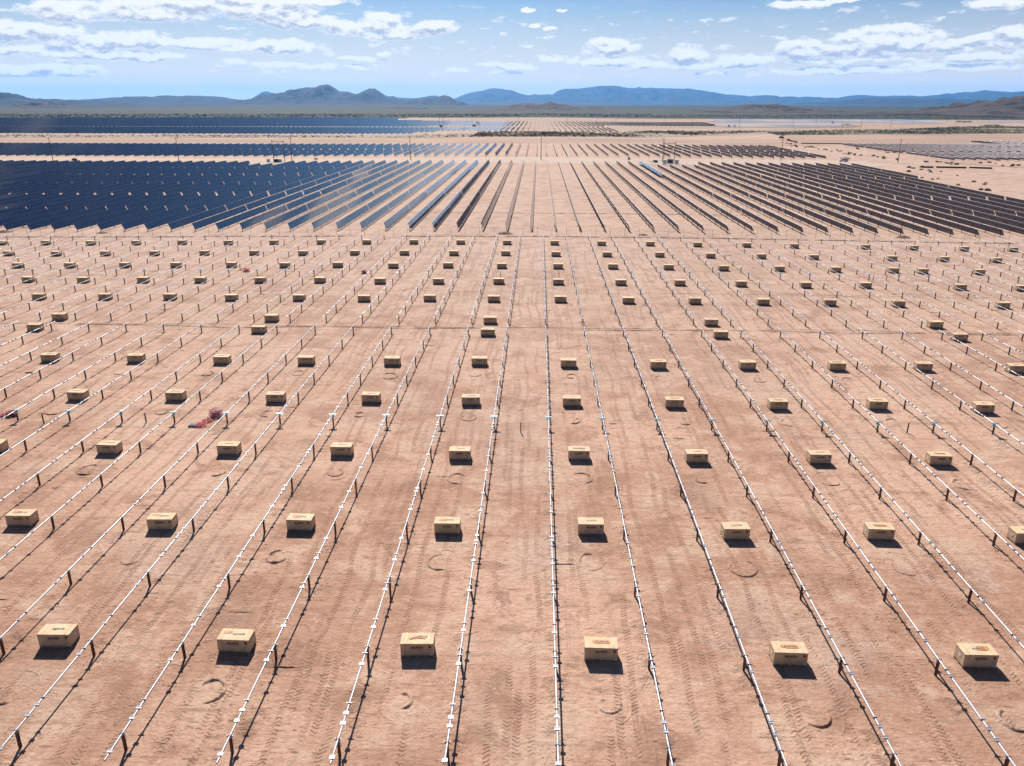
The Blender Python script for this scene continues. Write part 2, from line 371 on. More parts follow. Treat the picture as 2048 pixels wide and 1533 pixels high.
def rock(name, a, b, scree, s1):
    m, t = material(name); P = t.n('ShaderNodeTexCoord').outputs['Object']
    n = t.noise(P, s1, 8, .7); nz = t.n('ShaderNodeSeparateXYZ', {0: t.n('ShaderNodeNewGeometry').outputs['Normal']}).outputs[2]
    col = t.mix(t.ramp(n, .44, .56), a, b)
    col = t.mix(t.m('MULTIPLY', t.m('MULTIPLY', t.ramp(nz, .88, .985), t.ramp(t.noise(P, s1*.5, 5, .7), .38, .58)), .85), col, scree)
    col = t.mix(t.ramp(t.noise(P, s1*7, 4, .8), .56, .66, 0, .7), col, (.02, .02, .013))
    finish(t, col, .95, 0, n, .8, 1.2/s1*.02, .1); return m
M['rock_near'] = rock('rocky_hill', (.008, .006, .007), (.038, .026, .024), (.058, .043, .038), .02)
M['rock_far'] = rock('far_rock', (.002, .002, .003), (.008, .007, .009), (.019, .015, .016), .0022)

# ------------------------------------------------------------------ ground sheet
def axis(vals):
    out = []
    for a, b, s in vals:
        n = max(1, round((b-a)/s)); out += [a+(b-a)*i/n for i in range(n)]
    return out+[vals[-1][1]]
xs = axis([(-40000, -8000, 8000), (-8000, -1000, 1000), (-1000, -400, 100), (-400, 400, 10), (400, 1000, 100), (1000, 8000, 1000), (8000, 40000, 8000)])
ys = axis([(-1500, 0, 500), (0, 260, 10), (260, 1000, 74), (1000, 8000, 1000), (8000, 42000, 8500)])
mb = MB()
mb.add([(x, y, g(x, y)) for y in ys for x in xs], [(j*len(xs)+i, j*len(xs)+i+1, (j+1)*len(xs)+i+1, (j+1)*len(xs)+i) for j in range(len(ys)-1) for i in range(len(xs)-1)], 0, True)
tag(mb.build('ground', M['ground']), kind='structure')


def sheet(name, poly, mat, lift, rag=0.0, kind='structure'):
    """a flat patch of ground, outline given as points on the ground plane; ragged edge"""
    pts = []
    n = len(poly)
    for i in range(n):
        a, b = poly[i], poly[(i+1) % n]; L = (b-a).length; k = max(1, int(L/max(12.0, L/40)))
        for j in range(k):
            p = a.lerp(b, j/k); q = (b-a).normalized(); nn = Vector((-q.y, q.x, 0))
            p = p + nn*rag*(noise.noise(Vector((p.x*.03, p.y*.03, 3.3)))*2) if rag else p
            pts.append((p.x, p.y, g(p.x, p.y)+lift))
    import bmesh
    bm = bmesh.new(); vs = [bm.verts.new(p) for p in pts]; f = bm.faces.new(vs); bmesh.ops.triangulate(bm, faces=[f])
    if f.is_valid and f.normal.z < 0: pass
    me = bpy.data.meshes.new(name); bm.to_mesh(me); bm.free(); me.materials.append(mat)
    o = place(name, me); tag(o, kind=kind); return o
def ribbon(name, line, width, mat, lift):
    mbb = MB(); L = []
    for i in range(len(line)-1):
        a, b = line[i], line[i+1]; k = max(1, int((b-a).length/15))
        L += [a.lerp(b, j/k) for j in range(k)]
    L.append(line[-1]); vs = []
    for i, p in enumerate(L):
        d = (L[min(i+1, len(L)-1)]-L[max(i-1, 0)]).normalized(); n = Vector((-d.y, d.x, 0)); w = width*(.5+.12*noise.noise(p*.02))
        for q in (p+n*w, p-n*w): vs.append((q.x, q.y, g(q.x, q.y)+lift))
    mbb.add(vs, [(2*i, 2*i+1, 2*i+3, 2*i+2) for i in range(len(L)-1)]); o = mbb.build(name, mat); tag(o, kind='structure'); return o
def px(L, z=0.0): return [at(a, b, z) for a, b in L]
V3 = lambda x, y: Vector((x, y, 0))
sheet('path', [V3(-520, 487), V3(192, 487), V3(215, 500), V3(215, 540), V3(-520, 540)], M['pale_road'], .03, 3)
sheet('road', [V3(-900, 735), V3(215, 722), V3(330, 742), V3(420, 800), V3(240, 845), V3(-900, 838)], M['red_earth'], .03, 4)
sheet('ground', px([(-60, 275), (900, 275.5), (1300, 275.5), (1380, 273), (1500, 266), (1560, 263), (1300, 262.5), (1240, 265.5), (960, 264.5), (860, 269.5), (-60, 269.5)]), M['scrub_earth'], .05, 6)
sheet('ground', px([(1560, 272), (1700, 270.5), (2120, 268), (2160, 263), (1990, 250.5), (1900, 255), (1780, 260), (1600, 262.5), (1530, 266)]), M['green_earth'], .05, 8)
sheet('ground', px([(1590, 288), (1700, 288.5), (1960, 290), (2090, 280), (2120, 268.5), (1700, 271), (1575, 272.5), (1560, 280)]), M['red_earth'], .05, 3)
sheet('ground', px([(1580, 258.5), (1720, 259), (1850, 258), (1960, 249), (1890, 248.7), (1690, 247), (1720, 254)]), M['red_earth'], .08, 3)
sheet('ground', px([(790, 243), (880, 243.5), (1440, 245), (1420, 239), (1180, 236.5), (815, 235.8)]), M['red_earth'], .08, 5)
ribbon('road', px([(1430, 285), (1540, 283), (1600, 286), (1720, 294), (1880, 303), (2120, 312)]), 9, M['pale_road'], .09)
ribbon('road', px([(1470, 279), (1540, 270), (1560, 266)]), 9, M['pale_road'], .10)
ribbon('path', px([(1670, 318), (1850, 330), (2100, 352)]), 6, M['pale_road'], .08)
ribbon('path', px([(1990, 340), (2120, 360)]), 4, M['pale_road'], .09)
ribbon('path', px([(-60, 275.6), (600, 275.6), (1290, 275.8), (1420, 272), (1560, 266.5)]), 3.5, M['dark_soil'], .11)
ribbon('path', px([(1740, 290), (1830, 303), (1950, 312), (2060, 323)]), 2.2, M['dark_soil'], .11)
ribbon('path', px([(1880, 325), (2100, 340)]), 2.0, M['dark_soil'], .11)

# ------------------------------------------------------------------ hills and mountains
def hills(prof, D, depth, mat, seedv, spur=.35, nu=360, nv=44):
    pr = []
    for a, b in prof:
        d = pix_dir(a, b); k = D/d.y; pr.append((d.x*k, max(0.0, CAM_Z+d.z*k)))
    x0, x1 = pr[0][0], pr[-1][0]
    def H(x):
        for (xa, ha), (xb, hb) in zip(pr, pr[1:]):
            if x <= xb: return ha+(hb-ha)*(x-xa)/max(1e-6, xb-xa)
        return pr[-1][1]
    top = max(h for _, h in pr); vs = []
    for i in range(nu+1):
        x = x0+(x1-x0)*i/nu
        fade = sstep(0, .03, i/nu)*sstep(1, .97, i/nu)
        for j in range(nv+1):
            v = -1+2*j/nv; y = D+v*depth
            q = Vector((x/depth*5.0, v*1.3, seedv)); r = 1-abs(noise.noise(q))*1.6; r2 = noise.fractal(Vector((x/depth*13, v*7, seedv+5)), .8, 2.1, 5)
            core = max(0.0, 1-abs(v))**(1.25 if v < 0 else 1.0)
            s = core*(1+spur*(r-.75)*(1-core)*3.2) + spur*.85*r2*(core*(1-core))*2.4
            h = H(x+v*depth*.12)*s
            if abs(v) < .01: h = H(x)*(1+.035*noise.fractal(Vector((x/depth*16, seedv, 2)), .7, 2.1, 5))
            vs.append((x, y, max(0, min(h, H(x)*1.03))*fade-2.0*(core < .02)))
    m_ = MB(); n = nv+1
    m_.add(vs, [(i*n+j, (i+1)*n+j, (i+1)*n+j+1, i*n+j+1) for i in range(nu) for j in range(nv)], 0, True)
    return tag(m_.build('hills', mat), kind='structure')
hills([(1850,229),(1894,222.5),(1929,217.5),(1963,212),(1980,208),(1997,204.5),(2010,200.5),(2024,197),(2048,194),(2120,186),(2200,190),(2300,204),(2400,225)], 2650, 520, M['rock_near'], 1, .6)
hills([(1420,226),(1450,221.5),(1478,215),(1502,208.5),(1525,210),(1553,207.8),(1573,213),(1587,217.5),(1605,219),(1618,216.5),(1638,218),(1656,222),(1690,223),(1724,222.5),(1760,227)], 3500, 420, M['rock_near'], 2, .6)
hills([(985,219),(1010,213.5),(1033,208.5),(1061,207),(1076,209.5),(1091,207),(1101,203),(1109,205.7),(1117,209.5),(1129,208),(1142,213),(1157,216.5),(1178,213),(1193,212.8),(1208,216.5),(1250,219.5)], 4300, 480, M['rock_near'], 3, .6)
hills([(760,219),(785,214.5),(800,212.5),(815,215),(840,219)], 4700, 300, M['rock_near'], 3.5, .6)
hills([(20,222),(56,212),(68,207),(76,202),(84,202),(90,206),(101,211),(110,212),(120,215),(134,222)], 5200, 450, M['rock_near'], 4, .6)
hills([(-300,210),(-120,192),(-40,196),(-6,185),(4,185),(18,198),(45,202),(68,207),(80,207),(89,203),(101,198),(112,198),(132,203),(150,203),(165,201.4),(178,203),(200,208),(228,211.5),(305,215),(360,217)], 8200, 1500, M['rock_far'], 5, .5)
hills([(150,206),(178,202),(193,198),(228,195),(244,195.5),(269,194.3),(292,193),(305,194.3),(330,191),(355,192.3),(381,191.7),(431,193),(447,195),(470,199.4),(482,201.4),(520,206)], 13500, 2600, M['rock_far'], 6, .5)
hills([(460,205),(500,199.4),(515,195.5),(551,188),(563,185.4),(575,184),(596,177.8),(614,175.2),(632,175.2),(640,170.7),(657,169.6),(662,172.7),(678,182.9),(698,184),(711,189.2),(725,184),(736,179),(739,177),(750,177),(754,180.3),(769,190.5),(784,195.6),(817,201),(850,205.5)], 12500, 2400, M['rock_far'], 7, .5)
hills([(800,205),(822,199),(850,196.8),(873,195.5),(888,190.5),(899,193),(911,200.6),(930,206)], 11500, 1500, M['rock_far'], 8, .5)
hills([(490,203),(515,192),(524,184.6),(533,183.4),(551,187),(600,196),(770,196),(779,193),(787,192),(795,195.6),(830,196.8),(850,194),(860,191.7),(873,191.7),(885,196),(930,204)], 21000, 2500, M['rock_far'], 9, .5)
hills([(860,206),(911,196.8),(932,188),(970,180.3),(985,177),(1000,177.8),(1020,180.3),(1046,189.2),(1058,191.2),(1068,188.7),(1076,190),(1099,188.7),(1105,190.5),(1112,185),(1122,179),(1132,177.8),(1145,178.5),(1178,175.2),(1195,173.2),(1218,171.4),(1236,172.7),(1254,176.5),(1272,176),(1277,174),(1282,176),(1355,177.3),(1381,178.3),(1406,181.6),(1432,186.2),(1457,189.2),(1495,192.5),(1530,198),(1570,206)], 26000, 4500, M['rock_far'], 10, .5, 300)
hills([(1440,206),(1480,200),(1501,194.8),(1511,191.6),(1537,190.8),(1559,195.3),(1570,193.2),(1588,193.4),(1599,196.7),(1612,193.4),(1644,195.6),(1661,196.7),(1703,195.3),(1717,190),(1735,190.8),(1757,193),(1794,191.6),(1821,191.3),(1840,193.4),(1875,190),(1917,187.8),(1930,188.3),(1955,184),(1971,180),(1992,182.7),(2048,186),(2150,190),(2300,203)], 24000, 4200, M['rock_far'], 11, .5, 300)
hills([(1640,206),(1700,199),(1760,196),(1830,197),(1900,198),(1990,200),(2060,206)], 16000, 2500, M['rock_far'], 12, .6)

# ------------------------------------------------------------------ shared tracker geometry
TZ = 1.22            # torque tube height of the bare trackers
S, X0 = 6.1, 1.4676
def i_beam(w_, d_, a, b, mbb=None, cx=0.0, cy=0.0):
    p = [(-w_/2, -d_/2), (w_/2, -d_/2), (w_/2, -d_/2+.012), (.008, -d_/2+.012), (.008, d_/2-.012), (w_/2, d_/2-.012), (w_/2, d_/2), (-w_/2, d_/2), (-w_/2, d_/2-.012), (-.008, d_/2-.012), (-.008, -d_/2+.012), (-w_/2, -d_/2+.012)]
    mbb = mbb or MB(); mbb.prof([(x+cx, y+cy) for x, y in p], a, b); return mbb
post_me = i_beam(.125, .155, -.3, TZ-.10).mesh('post', M['rust'])
b_ = MB()
b_.prof([(-.17, .05), (-.17, .01), (-.10, -.085), (.10, -.085), (.17, .01), (.17, .05), (.13, .05), (.075, -.03), (-.075, -.03), (-.13, .05)], -.045, .045, 0, 'y')
b_.box((0, 0, -.125), (.13, .12, .09)); b_.tube((0, -.06, 0), (0, .06, 0), .085, 10)
bearing_me = b_.mesh('bearing', M['galv_dull'])
b_ = MB()
b_.tube((.12, .02, -.05), (.15, .03, -.45), .009, 5); b_.tube((.15, .03, -.44), (.07, .02, -.62), .009, 5)
b_.tube((.12, .02, -.05), (.15, .03, -.45), .009, 5)
strap_me = b_.mesh('ground_wire', M['galv_dull'])
def plate(wy, two):
    m_ = MB(); 
    if two:
        m_.box((0, -wy/2+.02, .085), (.30, .04, .03)); m_.box((0, wy/2-.02, .085), (.30, .04, .03)); m_.box((0, 0, .072), (.30, wy-.08, .015))
    else: m_.box((0, 0, .085), (.36, .05, .04))
    m_.prof([(-.11, .07), (-.085, -.06), (.085, -.06), (.11, .07)], -.02, .02, 0, 'y'); return m_
wide_me = plate(.22, True).mesh('mounting_bracket', M['bracket']); thin_me = plate(.05, False).mesh('mounting_bracket', M['galv_dull'])
POSTS_A = [33.7, 41.5, 49.4, 57.4, 65.3, 72.9, 81.0, 88.2, 95.3, 103.0, 110.7, 118.1]
POSTS_B = [125.0, 131.8, 139.1, 146.2, 153.5, 162.0, 168.5, 176.0, 184.1, 192.2, 200.2, 209.0]
def sag(x, yA, yB, z): return z + g(x, (yA+yB)/2)
def tube_mesh(name, y0, y1, cx, r=.055, extra=None):
    """torque tube following the ground in gentle straight lengths"""
    m_ = MB(); n = 6; k = max(2, int((y1-y0)/10))
    ysl = [y0+(y1-y0)*i/k for i in range(k+1)]
    for a, b in zip(ysl, ysl[1:]): m_.tube((0, a, g(cx, a)+TZ), (0, b, g(cx, b)+TZ), r, 10, 0, None, a == y0 or b == y1)
    for a in ysl[1:-1]: m_.tube((0, a-.12, g(cx, a)+TZ), (0, a+.12, g(cx, a)+TZ), r+.009, 10)
    if extra: extra(m_)
    return m_
def drive_mesh():
    m_ = MB(); m_.box((0, -.05, .10), (.86, .09, .07)); m_.box((0, .11, .10), (.86, .05, .05)); m_.tube((0, -.16, 0), (0, .18, 0), .13, 12)
    m_.box((0, -.02, -.20), (.20, .22, .26)); m_.box((-.18, .02, -.12), (.18, .14, .14)); m_.tube((.08, 0, -.12), (.36, .02, -.16), .045, 8)
    return m_.mesh('slew_drive', M['drive'])
drive_me = drive_mesh()

bare_proto_rows = []
def bare_block(posts, y0, y1, near, word):
    rows = []
    for k in range(-40, 40):
        x = X0+S*k+(.45 if k >= 8 else 0)
        if any(seen(Vector((x, y0+(y1-y0)*i/30, g(x, y0)+TZ))) for i in range(31)): rows.append(x)
    for i, x in enumerate(rows):
        dy = random.uniform(-.25, .25)
        root = empty('bare_tracker', (x, 0, 0))
        tag(root, f'bare steel tracker tube on posts, {word} unfinished block, {ordw(i+1)} from the left', 'tracker frame', f'bare tracker frames of the {word} unfinished block')
        rnd = random.Random(int(x*10)+int(y0))
        br = []
        for p in posts[:-1]:
            if p == posts[0]: br += [(p-1.35, 1), (p+1.1, 1)]
            q = [(1.9, 1), (2.7, 0), (6.25, 1), (7.0, 0)] if p < 45 else [(2.3, 1), (2.95, 0), (4.6, 0), (5.4, 1), (6.2, 1)] if rnd.random() < .6 else [(2.2, 1), (3.1, 0), (5.3, 1)]
            br += [(p+a+rnd.uniform(-.18, .18), b) for a, b in q]
        def extra(m_):
            if near: return
            for yb, wide in br:
                if wide or yb < 165: m_.box((0, yb, g(x, yb)+TZ+.075), (.36, .2 if wide else .06, .045))
        o = tube_mesh('torque_tube', y0+dy, y1+dy, x, .058 if near else .048, extra).build('torque_tube', M['galv'], root)
        for p in posts:
            z = g(x, p); tl = rnd.uniform(-.012, .012)
            po = place('post', post_me, root, (0, p, z), (tl, rnd.uniform(-.015, .015), 0))
            if near or p < 165:
                mid = abs(p-81) < .1 or abs(p-162) < .1
                if not mid: place('bearing', bearing_me, po, (0, 0, TZ))
                if near and p < 75: place('ground_wire', strap_me, po, (0, 0, TZ))
        pm = 81.0 if y0 < 100 else 162.0
        place('slew_drive', drive_me, root, (0, pm, g(x, pm)+TZ))
        if near:
            for yb, wide in br:
                if seen(Vector((x, yb, g(x, yb)+TZ)), 10): place('mounting_bracket', wide_me if wide else thin_me, root, (0, yb, g(x, yb)+TZ))
bare_block(POSTS_A, 32.0, 119.6, True, 'nearer')
bare_block(POSTS_B, 123.9, 211.3, False, 'farther')

# ------------------------------------------------------------------ panel trackers
CH, TC, TILT = 2.00, 1.36, R_(64)
def uv_quad(me, quads):
    pass
def table_mesh(L, tilt, mod=1.02, thick=.035, tubez=True, name='module_table', back='solar_back'):
    """one run of modules, local origin at its near end on the tube axis"""
    n = max(1, round(L/mod)); L = n*mod; a = CH/2
    ex = Vector((math.cos(tilt), 0, -math.sin(tilt))); nz = Vector((math.sin(tilt), 0, math.cos(tilt)))
    P = lambda s_, y, h: tuple(ex*s_ + nz*h + Vector((0, y, 0)))
    hi, lo = .11+thick, .11
    vs = [P(-a, 0, hi), P(a, 0, hi), P(a, L, hi), P(-a, L, hi), P(-a, 0, lo), P(a, 0, lo), P(a, L, lo), P(-a, L, lo)]
    fs = [(0, 1, 2, 3), (7, 6, 5, 4), (0, 4, 5, 1), (1, 5, 6, 2), (2, 6, 7, 3), (3, 7, 4, 0)]
    me = bpy.data.meshes.new(name); me.from_pydata(vs, [], fs)
    for k in ('solar', back, 'alu'): me.materials.append(M[k])
    me.polygons.foreach_set('material_index', [0, 1, 2, 2, 2, 2])
    uv = me.uv_layers.new(name='UVMap')
    c = {0: (0, 0), 1: (0, 1), 2: (n, 1), 3: (n, 0)}
    for li, l in enumerate(me.loops): uv.data[li].uv = c[l.vertex_index % 4]
    me.update(); return me, L
def frame_mesh(Ltot, posts, with_posts, cx=0.0):
    m_ = MB(); m_.tube((0, 0, 0), (0, Ltot, 0), .065, 8)
    if with_posts:
        for p in posts: m_.box((0, p, -TC/2-.15), (.11, .14, TC+.25), 1)
    return m_
LT = 86.4; GAPM = .75
half = (LT-GAPM)/2
tab_me, HALF = table_mesh(half, TILT)
flat_me, _ = table_mesh(half, R_(-9))
tube_me = frame_mesh(LT, [], False).mesh('torque_tube', M['galv_dull'])
POSTS_L = [1.0+(LT-2.0)*i/11 for i in range(12)]
frame_me = frame_mesh(LT, POSTS_L, True).mesh('support_frame', [M['galv_dull'], M['rust']])
ppost_me = i_beam(.13, .16, -1.6, -.05).mesh('post', M['rust'])
motor_me = (lambda m_: (m_.tube((0, -.2, 0), (0, .2, 0), .17, 10), m_.box((0, 0, -.25), (.3, .3, .35)), m_.box((0, .0, .14), (.5, .12, .05)), m_)[-1])(MB()).mesh('slew_drive', M['galv_dull'])
PX0, PS = -1.95, 6.95
def pan_x(k):      # rows close up slightly towards both flanks
    x = PX0+PS*k; return x
def tracker(x, y, label, group, level, L=LT, flat=False):
    z = (g(x, y)+g(x, y+L))/2+TC; pitch = math.atan2(g(x, y+L)-g(x, y), L)
    root = empty('solar_tracker', (x, y, g(x, y)+TC)); root.rotation_euler = (pitch, random.uniform(-.02, .02), 0)
    tag(root, label, 'solar tracker', group)
    me = flat_me if flat else tab_me
    if L == LT:
        place('module_table', me, root, (0, 0, 0)); place('module_table', me, root, (0, LT-HALF, 0))
    else:
        place('module_table', me, root, (0, 0, 0))
        m2, _ = table_mesh(L-HALF-GAPM, TILT); place('module_table', m2, root, (0, HALF+GAPM, 0))
    if level == 2:
        place('torque_tube', tube_me, root)
        for p in POSTS_L:
            if p < L: place('post', ppost_me, root, (0, p, 0))
        place('slew_drive', motor_me, root, (0, LT/2, 0))
    else: place('support_frame', frame_me, root)
def visible_rows(xs_, y0, y1):
    return [x for x in xs_ if any(seen(Vector((x, y0+(y1-y0)*i/12, g(x, y0)+TC)), 4) for i in range(13))]
tiers = [('nearest finished', 223.3, 2, 185), ('second finished', 311.2, 2, 185), ('third finished', 398.9, 1, 186)]
for ti, (word, y0, lvl, xmax) in enumerate(tiers):
    rows = visible_rows([pan_x(k) for k in range(-70, 28) if pan_x(k) < xmax], y0, y0+LT)
    for i, x in enumerate(rows):
        L = LT; flat = False
        if ti == 2 and 63 < x < 91: L = 62
        if ti == 2 and -172 < x < -150: L = 66
        if ti == 2 and 56 < x < 63: flat = True
        if flat: lab = 'pale blue tracker lying nearly flat beside the inverter station, upward facing'
        else:
            look = 'blue-faced solar tracker' if x < -5 else 'edge-on solar tracker' if x < 22 else 'dark-backed solar tracker'
            lab = f'{look} in the {word} tier, {ordw(i+1)} from the left'
        tracker(x, y0+random.uniform(-.25, .25), lab, f'solar trackers of the {word} tier', lvl, L, flat)
# block beyond the pole line: two tiers of 72 m
LT3 = 71.0
rows = visible_rows([-1.5+6.95*k for k in range(-90, 29)], 551, 622)
tab3, L3 = table_mesh((LT3-GAPM)/2, TILT)
fr3 = frame_mesh(LT3, [1+(LT3-2)*i/9 for i in range(10)], True).mesh('support_frame', [M['galv_dull'], M['rust']])
for i, x in enumerate(rows):
    r = empty('solar_tracker', (x, 550.5+random.uniform(-.4, .4), g(x, 550)+TC))
    look = 'blue-faced solar tracker' if x < -12 else 'edge-on solar tracker' if x < 30 else 'dark-backed solar tracker'
    tag(r, f'{look} in the first tier beyond the utility poles, {ordw(i+1)} from the left', 'solar tracker', 'solar trackers beyond the pole line')
    gapx = at(60, 304).x
    if abs(x-gapx) > 3.4: place('module_table', tab3, r, (0, 0, 0))
    else: r['label'] = 'solar tracker with its near modules missing, bare tube showing, far left'
    place('module_table', tab3, r, (0, LT3-L3, 0)); place('support_frame', fr3, r)


def field_mesh(name, cells, tilt, posts=True, back='solar_back'):
    """a far field of trackers as one mesh; cells: (x, y0, y1)"""
    ex = Vector((math.cos(tilt), 0, -math.sin(tilt))); nz = Vector((math.sin(tilt), 0, math.cos(tilt))); a = CH/2
    vs = []; fs = []; mi = []; uvs = []
    for x, ya, yb in cells:
        z = g(x, ya)+TC; o = len(vs); n = round((yb-ya)/1.02)
        for h in (.145, .11):
            for s_, y in ((-a, ya), (a, ya), (a, yb), (-a, yb)): vs.append(tuple(ex*s_+nz*h+Vector((x, y, z))))
        for f, m_ in (((0, 1, 2, 3), 0), ((7, 6, 5, 4), 1), ((0, 4, 5, 1), 2), ((1, 5, 6, 2), 2), ((2, 6, 7, 3), 2), ((3, 7, 4, 0), 2)):
            fs.append(tuple(o+i for i in f)); mi.append(m_)
            for i in f: uvs.append({0: (0, 0), 1: (0, 1), 2: (n, 1), 3: (n, 0)}[i % 4])
        if posts:
            y = ya+1
            while y < yb:
                o = len(vs); w2 = .07
                for zz in (g(x, ya)-.1, z): vs += [(x-w2, y-w2, zz), (x+w2, y-w2, zz), (x+w2, y+w2, zz), (x-w2, y+w2, zz)]
                for f in ((0, 1, 5, 4), (1, 2, 6, 5), (2, 3, 7, 6), (3, 0, 4, 7)):
                    fs.append(tuple(o+i for i in f)); mi.append(3); uvs += [(0, 0)]*4
                y += 7.8
    me = bpy.data.meshes.new(name); me.from_pydata(vs, [], fs)
    for k in ('solar', back, 'alu', 'rust'): me.materials.append(M[k])
    me.polygons.foreach_set('material_index', mi); uv = me.uv_layers.new(name='UVMap'); uv.data.foreach_set('uv', [c for p in uvs for c in p]); me.update()
    return place(name, me)
def inside(p, poly):
    c = False; n = len(poly)
    for i in range(n):
        a, b = poly[i], poly[(i+1) % n]
        if (a.y > p[1]) != (b.y > p[1]) and p[0] < (b.x-a.x)*(p[1]-a.y)/(b.y-a.y)+a.x: c = not c
    return c
def cells_in(poly, pitch=6.95, tiers=None, Ltab=34.0):
    out = []; x0 = min(p.x for p in poly); x1 = max(p.x for p in poly); k = math.ceil(x0/pitch)
    while k*pitch < x1:
        for ya, yb in tiers:
            n = max(1, int((yb-ya)/(Ltab+1.5))); L = (yb-ya-1.5*(n-1))/n
            for j in range(n):
                a = ya+j*(L+1.5)
                if inside((k*pitch, a+L/2), poly): out.append((k*pitch, a, a+L))
        k += 1
    return out
farname = 'solar_field'
c3 = [(x, a, a+34.5) for x in visible_rows([-1.5+6.95*k for k in range(-100, 29)], 626, 697) for a in (626, 662)]
tag(field_mesh(farname, c3, TILT), 'back tier of solar trackers in front of the red dirt road', 'solar field', kind='stuff')
# right-hand field: the nearest tier as single trackers, the rest as one mass
rows4 = visible_rows([272+6.95*k for k in range(0, 40)], 538, 610)
tab4, _ = table_mesh((LT3-GAPM)/2, R_(50), back='pale_back')
for i, x in enumerate(rows4):
    r = empty('solar_tracker', (x, 538+random.uniform(-.4, .4), g(x, 538)+TC))
    tag(r, f'dark-backed solar tracker at the front of the separate right-hand field, {ordw(i+1)} from the left', 'solar tracker', 'front trackers of the right-hand field')
    place('module_table', tab4, r, (0, 0, 0)); place('module_table', tab4, r, (0, LT3-L3, 0)); place('support_frame', fr3, r)
poly4 = [V3(270, 600), V3(650, 600), V3(650, 900), V3(450, 800), V3(395, 752), V3(270, 752)]
c4_ = cells_in(poly4, 6.95, [(613, 684), (688, 735), (739, 800), (804, 880)])
c4_ = [(x-.05+ (272-6.95*39), a, b) for x, a, b in c4_] if False else c4_
tag(field_mesh(farname, c4_, R_(50), True, 'pale_back'), 'dense rear rows of the separate right-hand solar field', 'solar field', kind='stuff')
# far left field, far centre field, far right fields
polyL = px([(-80, 268.5), (850, 268.0), (880, 264.0), (960, 262), (960, 255.8), (-80, 255.5)])
yn = at(500, 268.5).y
tag(field_mesh(farname, cells_in(polyL, 6.95, [(950, 1090), (1094, 1180)]), TILT, False), 'near half of the deep blue solar field far left beyond the scrub', 'solar field', kind='stuff')
polyL2 = px([(-80, 254.0), (960, 253.5), (960, 244), (800, 242.5), (795, 236.5), (-80, 237.5)])
tag(field_mesh(farname, cells_in(polyL2, 6.95, [(1235, 1400), (1404, 1560), (1564, 1700), (1730, 1900), (1905, 2050)]), TILT, False), 'far half of the deep blue solar field far left', 'solar field', kind='stuff')
polyC = px([(955, 262), (1000, 265), (1250, 265), (1195, 256.2), (955, 256)])
tag(field_mesh(farname, cells_in(polyC, 6.95, [(1010, 1180)], 84), TILT, False), 'short rows of trackers just beyond the thorn scrub in the centre', 'solar field', kind='stuff')
polyC2 = px([(955, 253.7), (1440, 255.5), (1400, 245), (955, 244)])
tag(field_mesh(farname, cells_in(polyC2, 6.95, [(1225, 1370), (1374, 1530)], 70), TILT, False), 'long rows of trackers before the far pink bare strip', 'solar field', kind='stuff')
polyR = px([(1440, 254.5), (1718, 257.5), (1660, 248.5), (1440, 246.5), (1400, 243)])
tag(field_mesh(farname, cells_in(polyR, 6.95, [(1130, 1250), (1254, 1420)], 60), R_(-2.5), False), 'pale grey far solar field right of the centre rows', 'solar field', kind='stuff')
polyR2 = px([(1415, 245), (1880, 248.5), (1880, 243), (1760, 240), (1420, 238)])
tag(field_mesh(farname, cells_in(polyR2, 6.95, [(1430, 1560), (1564, 1850)], 60), R_(-2.5), False), 'farthest pale strip of solar field below the small hills', 'solar field', kind='stuff')
polyR3 = px([(1950, 246), (2200, 247.5), (2200, 241), (1950, 241.5)])
tag(field_mesh(farname, cells_in(polyR3, 6.95, [(1500, 1600), (1604, 1700)], 60), R_(-2.5), False), 'pale strip of solar field below the right-hand hill', 'solar field', kind='stuff')

# ------------------------------------------------------------------ module cartons
def rough_patch(rx, ry, seedv, n=26, z=0.0):
    m_ = MB(); vs = [(0, 0, z)]
    for i in range(n):
        k = 2*math.pi*i/n; r = 1+.28*noise.noise(Vector((math.cos(k)*1.7, math.sin(k)*1.7, seedv)))
        sx = math.copysign(abs(math.cos(k))**.7, math.cos(k)); sy = math.copysign(abs(math.sin(k))**.7, math.sin(k)); vs.append((rx*sx*r, ry*sy*r, z))
    m_.add(vs, [(0, i+1, (i+1) % n+1) for i in range(n)]); return m_
def text_mesh(body, width, mat, bold=.022):
    cu = bpy.data.curves.new('lettering', 'FONT'); cu.body = body; cu.align_x = 'CENTER'; cu.align_y = 'CENTER'; cu.offset = bold; cu.extrude = .002; cu.space_character = 1.08
    o = bpy.data.objects.new('tmp', cu); COL.objects.link(o); dg = bpy.context.evaluated_depsgraph_get(); dg.update()
    me = bpy.data.meshes.new_from_object(o.evaluated_get(dg)); bpy.data.objects.remove(o)
    xs_ = [v.co.x for v in me.vertices]; k = width/(max(xs_)-min(xs_)); cx = (max(xs_)+min(xs_))/2
    for v in me.vertices: v.co = Vector(((v.co.x-cx)*k, v.co.y*k*.80, v.co.z))
    me.materials.clear(); me.materials.append(mat); me.name = 'lettering'; return me
W, D_, Hh = 2.16, 1.12, 1.07
